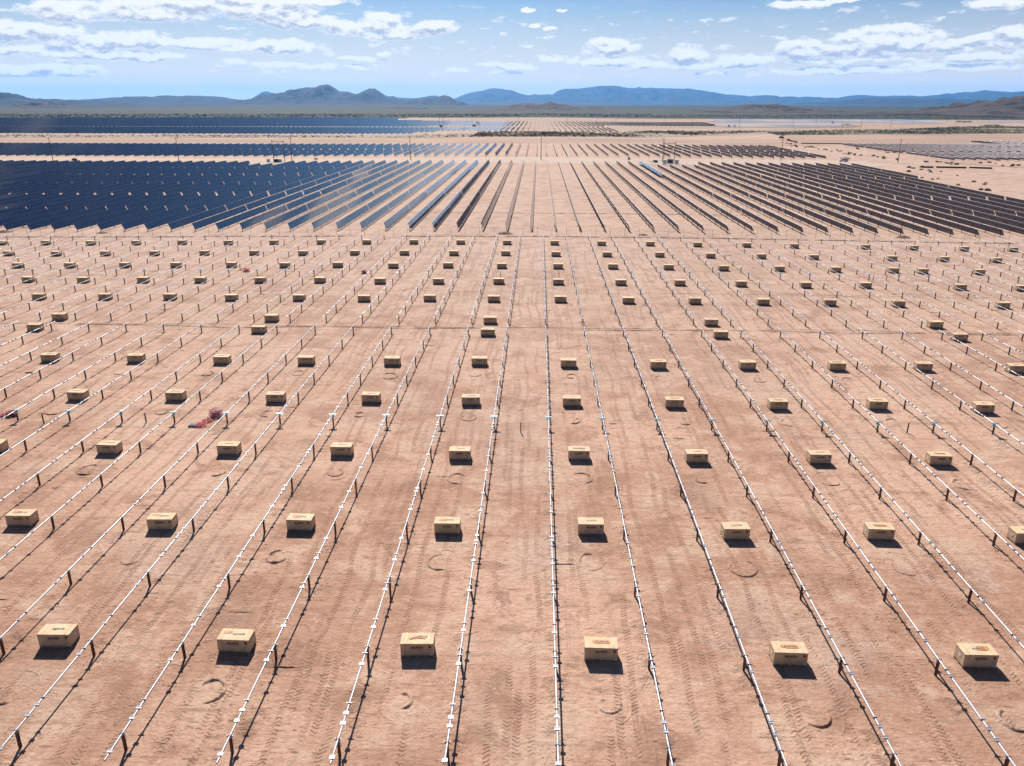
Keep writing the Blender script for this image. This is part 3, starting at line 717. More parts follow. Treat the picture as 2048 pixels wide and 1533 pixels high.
def carton_mesh(seedv, bulge):
    m_ = MB(); nx, nz_ = 10, 5; z0 = .13
    def side(fn, n1_, n2_, flip=False):
        vs = [fn(i/n1_, j/n2_) for j in range(n2_+1) for i in range(n1_+1)]
        fs = [(j*(n1_+1)+i, j*(n1_+1)+i+1, (j+1)*(n1_+1)+i+1, (j+1)*(n1_+1)+i) for j in range(n2_) for i in range(n1_)]
        m_.add(vs, [f[::-1] for f in fs] if flip else fs)
    nn = lambda a, b, c: noise.noise(Vector((a*2.2, b*2.2, c+seedv)))*.012
    edge = lambda u: min(1, 5*u, 5*(1-u))
    topz = lambda u, v: Hh+bulge*math.sin(math.pi*u)*sstep(.2, 1, v)+.014*nn(u, v, 9)*70*edge(u)*edge(v)*.4
    side(lambda u, v: (W*(u-.5), -D_/2-abs(nn(u, v, 1))*edge(u)*edge(v), z0+(topz(u, 0)-z0)*v), nx, nz_)
    side(lambda u, v: (W*(u-.5), D_/2, z0+(topz(u, 1)-z0)*v), nx, nz_, True)
    side(lambda u, v: (-W/2, D_*(u-.5), z0+(topz(0, u)-z0)*v), 5, nz_, True)
    side(lambda u, v: (W/2, D_*(u-.5), z0+(topz(1, u)-z0)*v), 5, nz_)
    side(lambda u, v: (W*(u-.5), D_*(v-.5), topz(u, v)), nx, 5)
    # folded lid lip, 12 mm proud
    for yy in (-D_/2-.008, D_/2+.008): m_.box((0, yy, Hh-.045), (W+.01, .008, .085))
    for xx in (-W/2-.006, W/2+.006): m_.box((xx, 0, Hh-.045), (.008, D_+.006, .085))
    return m_.mesh('carton', M['cardboard'])
carton_mes = [carton_mesh(i*3.1, b) for i, b in enumerate((0.0, .02, .045, .0, .03))]
m_ = MB()
for k in range(7): m_.box((-W/2+.1+k*(W-.2)/6, 0, .112), (.13, D_, .022))
for yy in (-D_/2+.05, 0, D_/2-.05):
    m_.box((0, yy, .09), (W, .09, .02)); m_.box((0, yy, .012), (W, .09, .02))
    for xx in (-W/2+.07, -W/4, 0, W/4, W/2-.07): m_.box((xx, yy, .051), (.13, .09, .058))
pallet_me = m_.mesh('pallet', M['pallet_wood'])
let_me = text_mesh('qcells', .80, M['ink']); let_top_me = text_mesh('qcells', .84, M['ink_blue'])
m_ = MB(); x = -.34
rr = random.Random(3)
while x < .34:
    wv_ = rr.uniform(.02, .06); m_.box((x+wv_/2, 0, 0), (wv_, .004, .022)); x += wv_+.014
fine_me = m_.mesh('fine_print', M['ink'])
m_ = MB(); m_.box((0, 0, 0), (.17, .004, .11)); small_label_me = m_.mesh('small_label', M['paper'])
m_ = MB(); m_.box((0, 0, 0), (.004, .26, .24)); side_label_me = m_.mesh('side_label', M['paper'])
m_ = MB(); m_.box((0, 0, 0), (.15, .004, .15)); m_.box((0, -.003, -.11), (.11, .004, .03)); mark_me = m_.mesh('printed_mark', M['brown_mark'])
m_ = MB()
for xx in (-.74, .74):
    m_.box((xx, 0, Hh+.03), (.012, D_*.94, .004))
strap2_me = m_.mesh('strap', M['strap'])
def frame_line(m__, x0_, x1_, y0_, y1_, z_, w_):
    m__.box(((x0_+x1_)/2, y0_, z_), (x1_-x0_, w_, .003)); m__.box(((x0_+x1_)/2, y1_, z_), (x1_-x0_, w_, .003))
    m__.box((x0_, (y0_+y1_)/2, z_), (w_, y1_-y0_-w_, .003)); m__.box((x1_, (y0_+y1_)/2, z_), (w_, y1_-y0_-w_, .003))
stain_a = [rough_patch(.62, .19, 1.3).mesh('sand_stain', M['sand_stain']), rough_patch(.40, .22, 5.1).mesh('sand_stain', M['sand_stain']), rough_patch(.74, .17, 7.7).mesh('water_stain', M['brown_stain']), rough_patch(.30, .15, 11.0).mesh('sand_stain', M['sand_stain'])]
BY = [42.1, 57.7, 72.5, 87.6, 102.4, 117.6, 124.7, 139.5, 154.5, 170.4, 185.5, 201.0]
TOPS = {(0, 0): 'bare lid', (0, 1): 'one small orange stain', (0, 2): 'blotched red letters', (0, 3): 'a long orange stain', (0, 4): 'a rounded orange stain', (0, 5): 'a half orange stain'}
carton_spots = []
for r, y in enumerate(BY):
    cols = []
    for c in range(-20, 12):
        xx = -7.63+12.2*c
        if y > 110 and xx > 70: xx += 6.1
        if r in (5, 6) and c % 3 != 0: continue
        p = Vector((xx, y+.5, g(xx, y)+.6))
        if seen(p, 12): cols.append(xx)
    if r == 9: cols.append(77.8); cols.sort()
    for i, xx in enumerate(cols):
        rnd = random.Random(r*100+i)
        jx = rnd.uniform(-.28, .28) if r else {0: -.03, 1: .0, 2: .0, 3: -.05, 4: .02, 5: .03}.get(i, 0)
        jy = rnd.uniform(-.35, .35) if r else (.1, -.02, .0, .0, -.05, .16, 0)[min(i, 6)]
        x_, y_ = xx+jx, y+D_/2+jy
        root = empty('carton', (x_, y_, g(x_, y_)), rnd.uniform(-.035, .035)); root.name = 'module_carton'
        carton_spots.append((x_, y_))
        kind = rnd.choice([0, 0, 1, 2, 3, 4]) if r else (0, 1, 5, 3, 3, 4, 0)[min(i, 6)]
        what = {0: 'with a clean lid', 1: 'with a small orange lid stain', 2: 'with a brown lid stain', 3: 'with a long orange lid stain', 4: 'with half the lid stained orange', 5: 'with blotchy red lid stains'}[kind] if r < 5 else ''
        tag(root, f'cardboard carton {what+", " if what else "in the "}{ordw(r+1)} nearest line, {ordw(i+1)} from left', 'carton', f'cardboard cartons of the {ordw(r+1)} nearest line')
        ca = place('carton_box', carton_mes[rnd.randrange(5) if kind in (0, 2) else (0, 3)[rnd.randrange(2)]], root)
        place('pallet', pallet_me, root)
        if r < 9: place('lettering', let_me, ca, (-.0, -D_/2-.016, .80), (R_(90), 0, 0))
        if r < 6:
            place('lettering', let_top_me, ca, (.08 if kind != 1 else .2, .02, Hh+(.034 if kind in (0, 2) else .024)), (0, 0, R_(180)))
            place('printed_mark', mark_me, ca, (.86, -D_/2-.018, .84)); place('small_label', small_label_me, ca, (.93, -D_/2-.018, .22))
            place('side_label', side_label_me, ca, (W/2+.014, .1, .66)); place('side_label', side_label_me, ca, (-W/2-.014, -.05, .66))
        if r < 4:
            place('fine_print', fine_me, ca, (0, -D_/2-.016, .655)); place('strap', strap2_me, ca)
        if r < 8 and kind:
            if kind == 1: place('sand_stain', stain_a[3], ca, (-.62, .2, Hh+.016))
            elif kind == 2: place('water_stain', stain_a[2], ca, (.0, .05, Hh+.026))
            elif kind == 3: place('sand_stain', stain_a[0], ca, (.05, .04, Hh+.018))
            elif kind == 4: place('sand_stain', stain_a[1], ca, (-.35 if i < 5 else .35, .08, Hh+.018))
            else:
                for q in range(14):
                    s_ = place('sand_stain', stain_a[3], ca, (rnd.uniform(-.62, .62), rnd.uniform(-.16, .22), Hh+.018+.0015*q)); s_.scale = (rnd.uniform(.2, .5), rnd.uniform(.2, .5), 1)

# ------------------------------------------------------------------ lone stakes, cable heaps
stake_me = i_beam(.10, .12, -.3, 1.15).mesh('survey_post', M['rust'])
stakes = [(-1.6, 79.7), (-56.0, 80.2), (-44.5, 80.9), (41.4, 81.1), (4.6, 162.0), (-92.3, 161.8), (-50.2, 161.1), (-7.7, 161.5), (70.1, 162.5), (72.8, 162.4)]
names = ['in the centre aisle left of the middle row', 'in the left-edge aisle of the nearer block', 'in the left aisle beside the cable heap', 'in the right aisle of the nearer block',
 'right behind a carton in the centre aisle', 'in the far left aisle near the small red cable', 'in an aisle left of the small magenta cable', 'behind a carton left of the centre row', 'at right, left one of a close pair', 'at right, right one of a close pair']
for (x, y), nme in zip(stakes, names):
    tag(place('lone_post', stake_me, None, (x, y, g(x, y)), (0, R_(random.uniform(-2, 2)), 0)), f'short lone rusty post standing {nme}', 'post', 'lone posts between the tracker rows')
def cable_heap(name, x, y, size, mats, label, seedv, drag):
    root = empty(name, (x, y, g(x, y))); tag(root, label, 'cables', 'cable heaps on the sand')
    rnd = random.Random(seedv)
    def coil(cx, cy, rad, h, n, mat, nm):
        m_ = MB()
        for q in range(n):
            r = rad*rnd.uniform(.45, 1.0); ox, oy = cx+rnd.gauss(0, rad*.25), cy+rnd.gauss(0, rad*.2); z = rnd.uniform(.03, h); tx, ty = rnd.uniform(-.5, .5), rnd.uniform(-.5, .5); k0 = rnd.uniform(0, 6)
            pts = [Vector((ox+r*math.cos(k0+k*.5)*1.1, oy+r*math.sin(k0+k*.5), max(.02, z+r*(tx*math.cos(k*.5)+ty*math.sin(k*.5))*.7))) for k in range(rnd.randrange(8, 13))]
            for a, b in zip(pts, pts[1:]): m_.tube(a, b, .022, 5, 0, None, False)
        return m_.build(nm, mat, root)
    coil(0, 0, size, size*1.1, 34, mats[0], 'coil')
    if drag:
        coil(drag[0]*.55, drag[1]*.55, size*.8, .2, 16, mats[1], 'loose_loop')
        coil(drag[0], drag[1], size*.9, .2, 20, mats[1], 'loose_loop')
        m_ = MB(); p = Vector((0, 0, .05))
        for q in range(5):
            a = Vector((0, 0, .05)); b = Vector((drag[0], drag[1], .05))
            pts = [a.lerp(b, k/10)+Vector((.22*noise.noise(Vector((k*.5, q*3.1, seedv))), .3*noise.noise(Vector((k*.5, q*3.1+9, seedv))), .03)) for k in range(11)]
            for u_, v_ in zip(pts, pts[1:]): m_.tube(u_, v_, .02, 5, 0, None, False)
        m_.build('lead', mats[1], root)
p = at(433, 833); q = at(400, 852)
cable_heap('cable_heap', p.x, p.y, .65, (M['magenta'], M['red_cable']), 'large dark magenta cable heap with red leads trailing from it', 5, (q.x-p.x, q.y-p.y))
m_ = MB()
for k in range(5): m_.tube((-.4+k*.2, -.35, .16), (-.4+k*.2, .35, .16), .07, 8)
m_.box((0, 0, .04), (1.0, .6, .06)); qq = at(387, 853)
tag(m_.build('connector_bundle', M['dark_steel'], None, (qq.x, qq.y, g(qq.x, qq.y))), 'grey bundle of connectors lying at the end of the red leads', 'bundle')
p = at(24, 832); q = at(-10, 835)
cable_heap('cable_heap', p.x, p.y, .5, (M['magenta'], M['red_cable']), 'dark magenta cable heap at the left edge of the photo', 6, (q.x-p.x, q.y-p.y))
p = at(493, 543); cable_heap('cable_heap', p.x, p.y, .7, (M['red_cable'], M['red_cable']), 'small bright red cable heap between farther rows', 7, None)
p = at(728, 547); cable_heap('cable_heap', p.x, p.y, .6, (M['magenta'], M['magenta']), 'small magenta cable heap beside a bare row left of centre', 8, None)

# ------------------------------------------------------------------ ruts, berms, clods (the ground's own relief)
m_ = MB()
def ridge(pts, w_, h_, jag=.5):
    n = len(pts); vs = []; prof = [(-1, 0), (-.55, .45), (-.1, 1), (.35, .55), (1, 0)]
    for i, p in enumerate(pts):
        d = (pts[min(i+1, n-1)]-pts[max(i-1, 0)]).normalized(); nn = Vector((-d.y, d.x, 0)); e = min(1, i/3, (n-1-i)/3)
        hh = h_*e*(1+jag*noise.noise(p*1.9)+jag*.6*noise.noise(p*6.1)); ww = w_*(1+.35*noise.noise(p*1.3+Vector((5, 5, 5))))
        for a, b in prof:
            q = p+nn*(a*ww/2); vs.append((q.x, q.y, g(q.x, q.y)+max(.0, hh)*b-(.02 if b == 0 else 0)))
    m_.add(vs, [(i*5+j, (i+1)*5+j, (i+1)*5+j+1, i*5+j+1) for i in range(n-1) for j in range(4)], 0, True)
rnd = random.Random(21)
for (bx, by) in carton_spots:
    if by > 112: continue
    cx, cy = bx+rnd.uniform(-.7, .5), by-D_/2-rnd.uniform(3.4, 4.6); r = rnd.uniform(.5, .95); k0 = rnd.uniform(.2, 5); ln = rnd.uniform(2.6, 5.2); tail = rnd.uniform(-.05, .12)
    pts = [Vector((cx+(r+tail*k*.05)*math.cos(k0+k*.1), cy+(r*1.15+tail*k*.05)*math.sin(k0+k*.1), 0)) for k in range(int(ln/.1))]
    ridge(pts, .34, rnd.uniform(.09, .15))
    for rr_, hh in ((r+.6, .045), (r+.85, .035)):
        if rnd.random() < .45: continue
        k0 = rnd.uniform(0, 6); pts = [Vector((cx+rr_*math.cos(k0+k*.12), cy+rr_*1.2*math.sin(k0+k*.12), 0)) for k in range(rnd.randrange(8, 22))]
        ridge(pts, .22, hh)
def long_ridge(y, x0_, x1_, w_, h_, amp):
    for s_ in range(int((x1_-x0_)/14)):
        if rnd.random() < .08: continue
        a = x0_+s_*14; ridge([Vector((a+k*.5, y+amp*noise.noise(Vector(((a+k*.5)*.06, y, 0))), 0)) for k in range(29)], w_, h_, .7)
long_ridge(121.6, -105, 105, .8, .16, 1.0); long_ridge(122.6, -105, 105, .5, .08, .8); long_ridge(213.6, -150, 140, 1.0, .26, .8); long_ridge(262, -60, 90, .6, .15, .6); long_ridge(148, -80, 90, .5, .06, 1.2)
for _ in range(70):      # short scraped furrows across the rows
    k = rnd.randrange(-14, 14); y = rnd.uniform(40, 190); x = X0+S*k+rnd.uniform(-1.5, 1.5); L = rnd.uniform(.8, 2.4)
    ridge([Vector((x+L*t_/10, y+.08*noise.noise(Vector((x+t_*.3, y, 2))), 0)) for t_ in range(11)], .18, rnd.uniform(.04, .09))
tag(m_.build('ground', M['ground']), kind='structure')
m_ = MB()
def clod(x, y, r):
    z = g(x, y); vs = [(x+r*math.cos(k*2.1+x)*rnd.uniform(.6, 1.1), y+r*math.sin(k*2.1+x)*rnd.uniform(.6, 1.1), z-.01) for k in range(3)]+[(x+rnd.uniform(-.3, .3)*r, y+rnd.uniform(-.3, .3)*r, z+r*rnd.uniform(.5, .95))]
    m_.add(vs, [(0, 1, 3), (1, 2, 3), (2, 0, 3)])
for k in range(-16, 16):
    for p in POSTS_A+POSTS_B[:6]:
        x = X0+S*k
        if not seen(Vector((x, p, 0)), 60): continue
        amt = max(0, rnd.gauss(.5, .7)); 
        for _ in range(int(46*amt)): clod(x+rnd.gauss(0, .75), p+rnd.gauss(0, .9), rnd.uniform(.02, .07))
for _ in range(38):
    cx, cy = rnd.uniform(-40, 40), rnd.uniform(33, 110)
    for _ in range(70): clod(cx+rnd.gauss(0, 1.3), cy+rnd.gauss(0, .8), rnd.uniform(.02, .06))
tag(m_.build('soil_clods', M['ground']), 'loose clods of soil scattered over the sand near the posts', 'soil clods', kind='stuff')
for i, (a, b, s_) in enumerate([(1010, 468.5, 1.6), (8, 465, 1.6), (205, 467, 1.2), (1806, 476, 1.5), (1690, 318.3, 3.0), (1287, 471, 1.0)]):
    p = at(a, b); mm = MB(); n = 18; vs = [(0, 0, .42*s_)]
    for ring, (rr_, zz) in enumerate(((.5, .27), (1.0, -.03))):
        for k in range(n):
            q = 1+.35*noise.noise(Vector((math.cos(k*.35)*2, math.sin(k*.35)*2, i+ring))); vs.append((1.6*s_*rr_*q*math.cos(2*math.pi*k/n), 1.0*s_*rr_*q*math.sin(2*math.pi*k/n), zz*s_))
    mm.add(vs, [(0, k+1, (k+1) % n+1) for k in range(n)]+[(k+1, n+k+1, n+(k+1) % n+1, (k+1) % n+1) for k in range(n)], 0, True)
    tag(mm.build('dirt_mound', M['dark_soil'], None, (p.x, p.y, g(p.x, p.y))), ['brown dirt mound beside the wire fence near the centre', 'brown dirt mound at the left edge by the fence', 'low dark dirt mound by the fence at left', 'brown dirt mound by the fence at right', 'long low mound on the pale track near the van', 'tiny dirt mound by the fence right of centre'][i], 'dirt mound', 'dirt mounds')

# ------------------------------------------------------------------ wire fence
FY = 216.4
fence = empty('wire_fence', (0, FY, 0)); tag(fence, 'thin wire fence on slender posts between bare and finished blocks', 'fence')
m_ = MB(); m_.tube((0, 0, -.2), (0, 0, 2.1), .035, 6); fp_me = m_.mesh('fence_post', M['dark_steel'])
x = -152.0; fx = []
while x < 140: fx.append(x); x += 4.0
for x in fx: place('fence_post', fp_me, fence, (x, 0, g(x, FY)))
m_ = MB()
for z in (.15, .7, 1.25, 2.05):
    for a, b in zip(fx, fx[1:]): m_.tube((a, 0, g(a, FY)+z), (b, 0, g(b, FY)+z), .008, 4, 0, None, False)
m_.build('fence_wires', M['wire'], fence)

# ------------------------------------------------------------------ utility poles
def pole_mesh(h):
    m_ = MB(); m_.tube((0, 0, -.5), (0, 0, h), .24, 10, 0, .14); return m_.mesh('pole_shaft', M['wood_pole'])
m_ = MB(); m_.box((0, 0, 0), (2.4, .12, .14)); arm_me = m_.mesh('crossarm', M['wood_pole'])
m_ = MB(); m_.tube((0, 0, 0), (0, 0, .3), .07, 8); ins_me = m_.mesh('insulator', M['grey_paint'])
shaft_cache = {}
def pole(x, y, h, label, arm=True, lean=0.0, wires=None, group='utility poles along the pole line'):
    r = empty('utility_pole', (x, y, g(x, y))); r.rotation_euler = (0, lean, 0); tag(r, label, 'utility pole', group)
    hk = round(h, 1)
    if hk not in shaft_cache: shaft_cache[hk] = pole_mesh(h)
    place('pole_shaft', shaft_cache[hk], r)
    if arm:
        a = place('crossarm', arm_me, r, (0, -.2, h-.7))
        for sx in (-1.1, 0, 1.1): place('insulator', ins_me, a, (sx, 0, .07))
    return r
PL = [(106, 322, 277), (357.5, 321.6, 277.5), (584, 321, 277.5), (821.5, 320, 273.5), (1082, 320, 272), (1324.5, 325, 279), (1561.5, 322, 272), (1795.5, 326, 281)]
tops = []
for i, (a, b, c) in enumerate(PL):
    p = at(a, b); k = F_PX/(p-CP).dot(fw); h = (b-c)/k*1.0
    pole(p.x, p.y, h, f'tall brown wooden utility pole behind the third tier, {ordw(i+1)} from the left', True, R_(.6*((i % 3)-1))); tops.append((p.x, p.y, g(p.x, p.y)+h-.6))
wr = MB()
for (x0_, y0_, z0_), (x1_, y1_, z1_) in zip(tops[1:5], tops[2:6]):
    for off in (-1.1, 1.1):
        P_ = [Vector((x0_+(x1_-x0_)*k/12, y0_+(y1_-y0_)*k/12+off*.3, z0_+(z1_-z0_)*k/12-1.6*(1-(2*k/12-1)**2)+off*.25)) for k in range(13)]
        for u_, v_ in zip(P_, P_[1:]): wr.tube(u_, v_, .03, 4, 0, None, False)
tag(wr.build('power_line', M['wire']), 'thin power lines strung between the utility poles', 'power line')
FP = [(718, 253, 240), (811, 254, 237), (1037, 244, 233), (1134, 252, 235), (1194, 255, 238), (1232, 245, 232), (1286, 254, 240), (1330, 245, 230), (1383, 255, 236), (1428, 244, 230), (1478, 256, 233), (1586, 254, 239), (1632, 247, 231), (1684, 260, 244), (1722, 256, 240), (1781, 255, 238), (566, 245, 232), (618, 252, 241), (341, 258, 240), (433, 254, 237), (652, 243, 232), (1767, 240, 230), (1911, 251, 240), (958, 208.5, 200.8)]
FP.sort()
for i, (a, b, c) in enumerate(FP):
    p = at(a, b); k = F_PX/(p-CP).dot(fw)
    r = pole(p.x, p.y, min(22, (b-c)/k), f'distant thin pole among the far solar fields, {ordw(i+1)} from the left', False, 0, None, 'distant poles')

# ------------------------------------------------------------------ inverter stations
def h_frame(a0, a1, yb, h, label, z2=True):
    p, q = at(a0, yb), at(a1, yb); c = (p+q)/2; w2 = (q-p).length/2
    r = empty('pole_frame', (c.x, c.y, g(c.x, c.y)), math.atan2(q.y-p.y, q.x-p.x)); tag(r, label, 'pole frame')
    for s_ in (-1, 1):
        m_ = MB(); m_.tube((s_*w2, 0, -.4), (s_*w2, 0, h), .22, 8, 0, .15); m_.build('pole', M['wood_pole'], r)
    for zz in (h-1.0, h-3.6):
        m_ = MB(); m_.box((0, .2, zz), (2*w2+1.6, .14, .26)); b_ = m_.build('crossbeam', M['wood_pole'], r)
        if zz > h-2:
            for sx in (-.6, 0, .6): place('insulator', ins_me, b_, (sx*w2, .2, zz+.13))
def transformer(a, b, k, label):
    p = at(a, b); r = empty('transformer', (p.x, p.y, g(p.x, p.y))); r.scale = (k, k, k); tag(r, label, 'transformer')
    m_ = MB(); m_.box((0, 0, 1.25), (3.4, 2.4, 2.3)); m_.box((0, 0, .06), (3.8, 2.8, .12)); m_.box((0, 0, 2.44), (3.5, 2.5, .08)); m_.build('tank', M['grey_paint'], r)
    m_ = MB()
    for i in range(9): m_.box((-1.3+i*.32, -1.4, 1.3), (.05, .4, 1.7))
    m_.build('cooling_fins', M['grey_paint'], r)
    for sx in (-.8, 0, .8):
        m_ = MB(); m_.tube((sx, 0, 2.48), (sx, 0, 3.0), .1, 8); m_.build('bushing', M['white_paint'], r)
def cabinet(a, b, label, s_=1.0):
    p = at(a, b); r = empty('white_cabinet', (p.x, p.y, g(p.x, p.y))); r.scale = (s_, s_, s_); tag(r, label, 'cabinet', 'white equipment cabinets')
    m_ = MB(); m_.box((0, 0, 1.25), (2.2, 1.6, 2.3)); m_.box((0, 0, 2.44), (2.35, 1.75, .08)); m_.build('housing', M['white_paint'], r)
    for sx in (-.55, .55):
        m_ = MB(); m_.box((sx, -.82, 1.25), (1.0, .04, 2.1)); d = m_.build('door', M['white_paint'], r); m_ = MB(); m_.box((sx+.4, -.86, 1.25), (.05, .05, .3)); m_.build('handle', M['dark_steel'], d)
    m_ = MB(); m_.box((0, 0, .05), (2.5, 1.9, .1)); m_.build('plinth', M['galv_dull'], r)
h_frame(1327, 1348, 326, 12.5, 'wooden two-pole frame beside the right-hand transformer station')
transformer(1340, 327, 1.0, 'grey-green finned transformer under the right-hand pole frame')
cabinet(1329, 328.5, 'white cabinet left of the right-hand transformer'); cabinet(1353, 328.5, 'white cabinet right of the right-hand transformer', 1.0)
h_frame(548, 570, 325.5, 13.5, 'wooden two-pole frame above the left-hand transformer')
transformer(554, 325, .85, 'small grey transformer under the left-hand pole frame'); cabinet(561, 325, 'white cabinet right of the left-hand transformer', .8); cabinet(537, 324.5, 'white cabinet standing left of the left-hand pole frame', .8)
h_frame(878.5, 887, 254.5, 17, 'distant two-pole frame at the edge of the far blue field'); transformer(882.5, 254.5, 1.2, 'distant dark transformer beneath the left of two far frames')
h_frame(944.5, 952.5, 254, 19, 'distant two-pole frame where the far blue rows turn pale'); transformer(948.5, 253.5, 1.2, 'distant dark transformer beneath the right of two far frames')
cabinet(1457.5, 254.5, 'distant white cabinet, left of two by the far right field', 1.3); cabinet(1468.5, 254.5, 'distant white cabinet, right of two by the far right field', 1.2); cabinet(1664.5, 247.5, 'distant lone white cabinet before the farthest pale field', 1.5)
cabinet(1257.5, 320, 'squat cabinet alone on the track behind the third tier', .75)
for i, (a, b) in enumerate([(1918, 246.5), (1928, 247), (1938, 246.8)]):
    p = at(a, b); r = MB(); r.box((0, 0, 1.4), (7, 2.4, 2.6)); r.box((0, 0, 2.76), (7.2, 2.6, .1)); r.box((-3.9, 0, .9), (1.2, 2.1, 1.6), 1); r.box((0, 0, .12), (7, 1.8, .2), 1)
    tag(r.build('site_trailer', [M['white_paint'], M['dark_steel']], None, (p.x, p.y, 0)), ['left', 'middle', 'right'][i]+' of three white site trailers far off below the right hill', 'trailer', 'distant site trailers')
p = at(1309, 325.5); tr_ = empty('flatbed_trailer', (p.x, p.y, g(p.x, p.y)), R_(6)); tag(tr_, 'dark low trailer parked left of the right-hand transformer station', 'trailer')
m_ = MB(); m_.box((0, 0, .75), (5.0, 2.0, .18)); m_.box((-3.2, 0, .6), (1.6, .14, .14)); m_.box((.4, 0, 1.15), (2.6, 1.5, .6)); m_.build('deck', M['dark_steel'], tr_)
for xx in (.3, 1.3):
    for s_ in (-1, 1):
        m_ = MB(); m_.tube((xx, s_*.8, .38), (xx, s_*1.08, .38), .38, 12); m_.build('wheel', M['tyre'], tr_)
# short cable-tray supports between two rows
m_ = MB(); m_.box((0, 0, .5), (.09, .09, 1.1)); m_.box((0, 0, 1.05), (.5, .1, .12)); tray_me = m_.mesh('tray_support', M['rust'])
for i, y in enumerate([262, 268, 417, 405.6, 400, 391.9, 382.8, 379, 369.3, 359, 350.6, 342, 333]):
    tag(place('tray_support', tray_me, None, (63.4, y, g(63.4, y))), f'short tray support between two dark rows right of centre, {ordw(i+1)} of the line', 'support', 'tray supports between two rows')

# ------------------------------------------------------------------ van and stored pipes
p = at(1686.5, 324)
van = empty('white_van', (p.x, p.y, g(p.x, p.y)), R_(4)); tag(van, 'white passenger van parked on the dirt track at right', 'van')
m_ = MB()
m_.prof([(-2.8, .45), (2.85, .45), (2.85, 1.9), (2.7, 2.2), (-.9, 2.25), (-1.9, 1.35), (-2.75, 1.1), (-2.9, .8)], -1.0, 1.0, 0, 'y'); m_.build('body', M['white_paint'], van)
for s_ in (-1, 1):
    m_ = MB(); 
    for a, b in ((-.75, .15), (.3, 1.3), (1.45, 2.5)): m_.box(((a+b)/2, s_*1.01, 1.72), (b-a, .02, .6))
    m_.build('side_windows', M['glass_dark'], van)
m_ = MB(); m_.prof([(-1.02, 2.2), (-1.86, 1.38), (-1.92, 1.38), (-1.08, 2.2)], -.85, .85, 0, 'y'); m_.build('windscreen', M['glass_dark'], van)
for xx in (-1.9, 1.85):
    for s_ in (-1, 1):
        m_ = MB(); m_.tube((xx, s_*.78, .37), (xx, s_*1.03, .37), .37, 14); wh = m_.build('wheel', M['tyre'], van); m_ = MB(); m_.tube((xx, s_*1.0, .37), (xx, s_*1.05, .37), .2, 10); m_.build('rim', M['alu'], wh)
for (a, b, c, d, lab) in [(1847, 336, 1866, 336.3, 'short dark stack of pipes on the sand at right'), (1872, 336, 1932, 337.2, 'long dark stack of pipes, left part'), (1938, 337, 1984, 338.4, 'long dark stack of pipes, right part beside the pale gap'), (1602, 288, 1704, 289.3, 'long dark berm before the red field, shaped like stacked pipes')]:  # the last one is a dark berm, drawn with the pipe shape
    p, q = at(a, b), at(c, d); v = q-p; m_ = MB()
    for k in range(6): m_.tube((0, -.5+k % 3*.5, .25+(k//3)*.42), (v.length, -.5+k % 3*.5, .25+(k//3)*.42), .24, 8)
    o = m_.build('pipe_stack', M['rust'], None, (p.x, p.y, g(p.x, p.y))); o.rotation_euler = (0, 0, math.atan2(v.y, v.x)); tag(o, lab, 'pipe stack', 'dark pipe stacks')

# ------------------------------------------------------------------ shrubs
def bush(m_, x, y, z, r, h, n, rnd, mi=0):
    for _ in range(n):
        k = rnd.uniform(0, 6.283); q = r*math.sqrt(rnd.random()); zz = z+h*rnd.uniform(.1, 1)*(1-.55*(q/r)**2); c = Vector((x+q*math.cos(k), y+q*math.sin(k), zz)); s_ = r*rnd.uniform(.16, .34)
        a = Vector((rnd.uniform(-1, 1), rnd.uniform(-1, 1), rnd.uniform(-1, 1))).normalized()*s_; b = a.orthogonal().normalized()*s_*rnd.uniform(.5, 1)
        m_.add([c-a, c+b, c+a, c-b], [(0, 1, 2, 3)], mi)
rnd = random.Random(77)
protos = []
for k in range(4):
    a = MB(); bush(a, 0, 0, 0, 1.0, 1.1, 90, rnd); b = MB()
    for q in range(7): b.tube((0, 0, 0), (.7*math.cos(q), .7*math.sin(q), rnd.uniform(.5, .9)), .035, 4, 0, .012, False)
    protos.append((a.mesh('foliage', M['leaf'] if k < 2 else M['leaf_dry']), b.mesh('stems', M['stem'])))
spots = [(1562.5, 277, 4.2), (1577, 282, 3), (1585, 284, 3.2), (1592, 286, 2.6)]
for a0, a1, b0, b1, n in ((1572, 1602, 288, 296, 9), (1602, 1660, 293, 301, 12), (1650, 1725, 300, 312, 16), (1745, 1795, 313, 321, 9), (1700, 1790, 296, 306, 9), (1850, 1925, 321, 332, 6), (1800, 2000, 336, 382, 18), (1960, 2040, 326, 334, 7)):
    for _ in range(n): u_ = rnd.random(); spots.append((a0+(a1-a0)*u_, b0+(b1-b0)*min(1, max(0, u_+rnd.uniform(-.25, .25))), rnd.uniform(.8, 1.9)))
spots += [(149, 321.5, 2.4), (632, 319.5, 1.8), (1852, 325, 2.2), (1913, 330, 2.0), (1997, 321.5, 1.8)]
spots.sort()
for i, (a, b, s_) in enumerate(spots):
    p = at(a, b)
    if pan_x(27)-1 > p.x and 223 < p.y < 480 and abs(p.x) < 186: continue
    s_ *= .68
    r = empty('desert_shrub', (p.x, p.y, g(p.x, p.y)), rnd.uniform(0, 6)); r.scale = (s_, s_, s_*rnd.uniform(.6, .9))
    tag(r, f'dark desert shrub beside the dirt tracks, {ordw(i+1)} from the left', 'shrub', 'desert shrubs by the tracks')
    f_, st = protos[rnd.randrange(4)]; place('foliage', f_, r); place('stems', st, r)
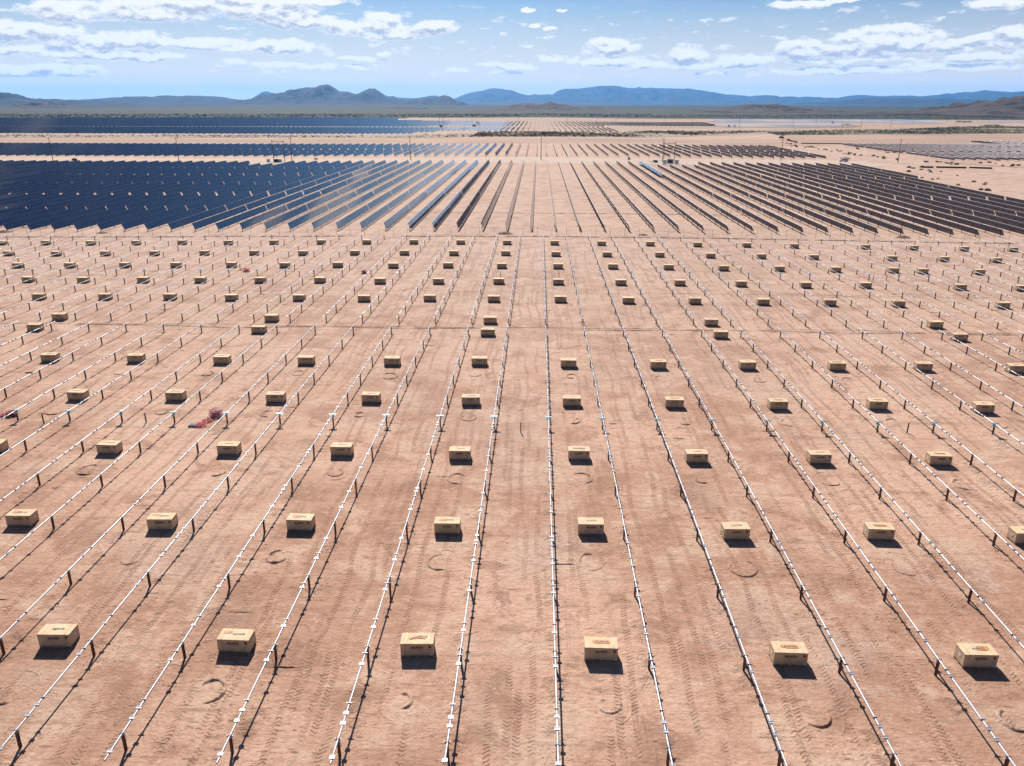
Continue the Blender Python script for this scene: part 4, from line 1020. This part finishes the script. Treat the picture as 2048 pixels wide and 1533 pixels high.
def scrub(poly, n, lo, hi, name, label, mats, dens=7, flat=.8):
    m_ = MB(); x0_ = min(p.x for p in poly); x1_ = max(p.x for p in poly); y0_ = min(p.y for p in poly); y1_ = max(p.y for p in poly); c = 0; tries = 0
    while c < n and tries < n*30:
        tries += 1; x = rnd.uniform(x0_, x1_); y = rnd.uniform(y0_, y1_)
        if not inside((x, y), poly) or noise.noise(Vector((x*.012, y*.02, 1.5))) < rnd.uniform(-.5, .35): continue
        r = rnd.uniform(lo, hi); bush(m_, x, y, g(x, y), r, r*flat*1.3, dens, rnd, rnd.random() < .4); c += 1
    tag(m_.build(name, mats), label, 'scrub', kind='stuff')
lm = [M['leaf'], M['leaf_dry']]
scrub(px([(30, 455), (75, 452), (150, 452), (150, 457), (60, 459.5)]), 260, .10, .22, 'weeds', 'thin green weeds at the ends of the far left finished rows', lm, 5, .5)
scrub(px([(1425, 428), (1455, 426), (1462, 436), (1430, 440)]), 120, .10, .25, 'weeds', 'patch of green weeds between two dark rows right of centre', lm, 5, .5)
scrub(px([(1195, 366), (1222, 366), (1228, 378), (1200, 378)]), 120, .10, .25, 'weeds', 'patch of green weeds between edge-on rows beyond the fence', lm, 5, .5)
scrub(px([(-60, 274.8), (950, 275), (960, 270), (860, 270.5), (-60, 270.5)]), 700, .7, 1.8, 'scrub', 'thin line of dark scrub between far left field and red road', lm)
scrub(px([(940, 275), (1290, 275), (1400, 271), (1520, 265.8), (1560, 263.5), (1300, 262.8), (1245, 266), (960, 265)]), 2600, .8, 2.3, 'scrub', 'dense belt of olive thorn scrub in the centre before the far rows', lm, 8)
scrub(px([(1555, 271.5), (1700, 270), (2120, 267.5), (2160, 263), (1990, 251), (1900, 255.5), (1780, 260.5), (1600, 263), (1530, 266)]), 4200, .8, 2.3, 'scrub', 'broad green scrub flat right of centre beyond the red field', lm, 7)
scrub(px([(2120, 284), (1990, 289), (1960, 286.5), (2120, 279)]), 160, .8, 1.8, 'scrub', 'strip of scrub at right edge above the right-hand field', lm)
scrub(px([(1300, 236), (2150, 240), (2150, 230), (1850, 229), (1300, 232)]), 3000, 1.6, 4.0, 'scrub', 'far scrub flat below the small hills at right', lm, 5, .6)
scrub(px([(-80, 236), (1300, 235), (1300, 229), (-80, 229)]), 3600, 2.0, 4.5, 'scrub', 'far scrub flat beyond the far left field', lm, 5, .5)

# ------------------------------------------------------------------ haze
m_ = MB(); m_.box((0, 20000, 373.5), (90000, 50000, 753))
hm = bpy.data.materials.new('haze'); hm.use_nodes = True; t = NT(hm.node_tree)
pv = t.n('ShaderNodeVolumePrincipled', {'Density': HAZE_DENSITY, 'Anisotropy': .25}); pv.inputs['Color'].default_value = (.13, .46, 1.0, 1)
t.set(t.n('ShaderNodeOutputMaterial').inputs['Volume'], pv.outputs[0])
tag(m_.build('haze', hm), kind='stuff')
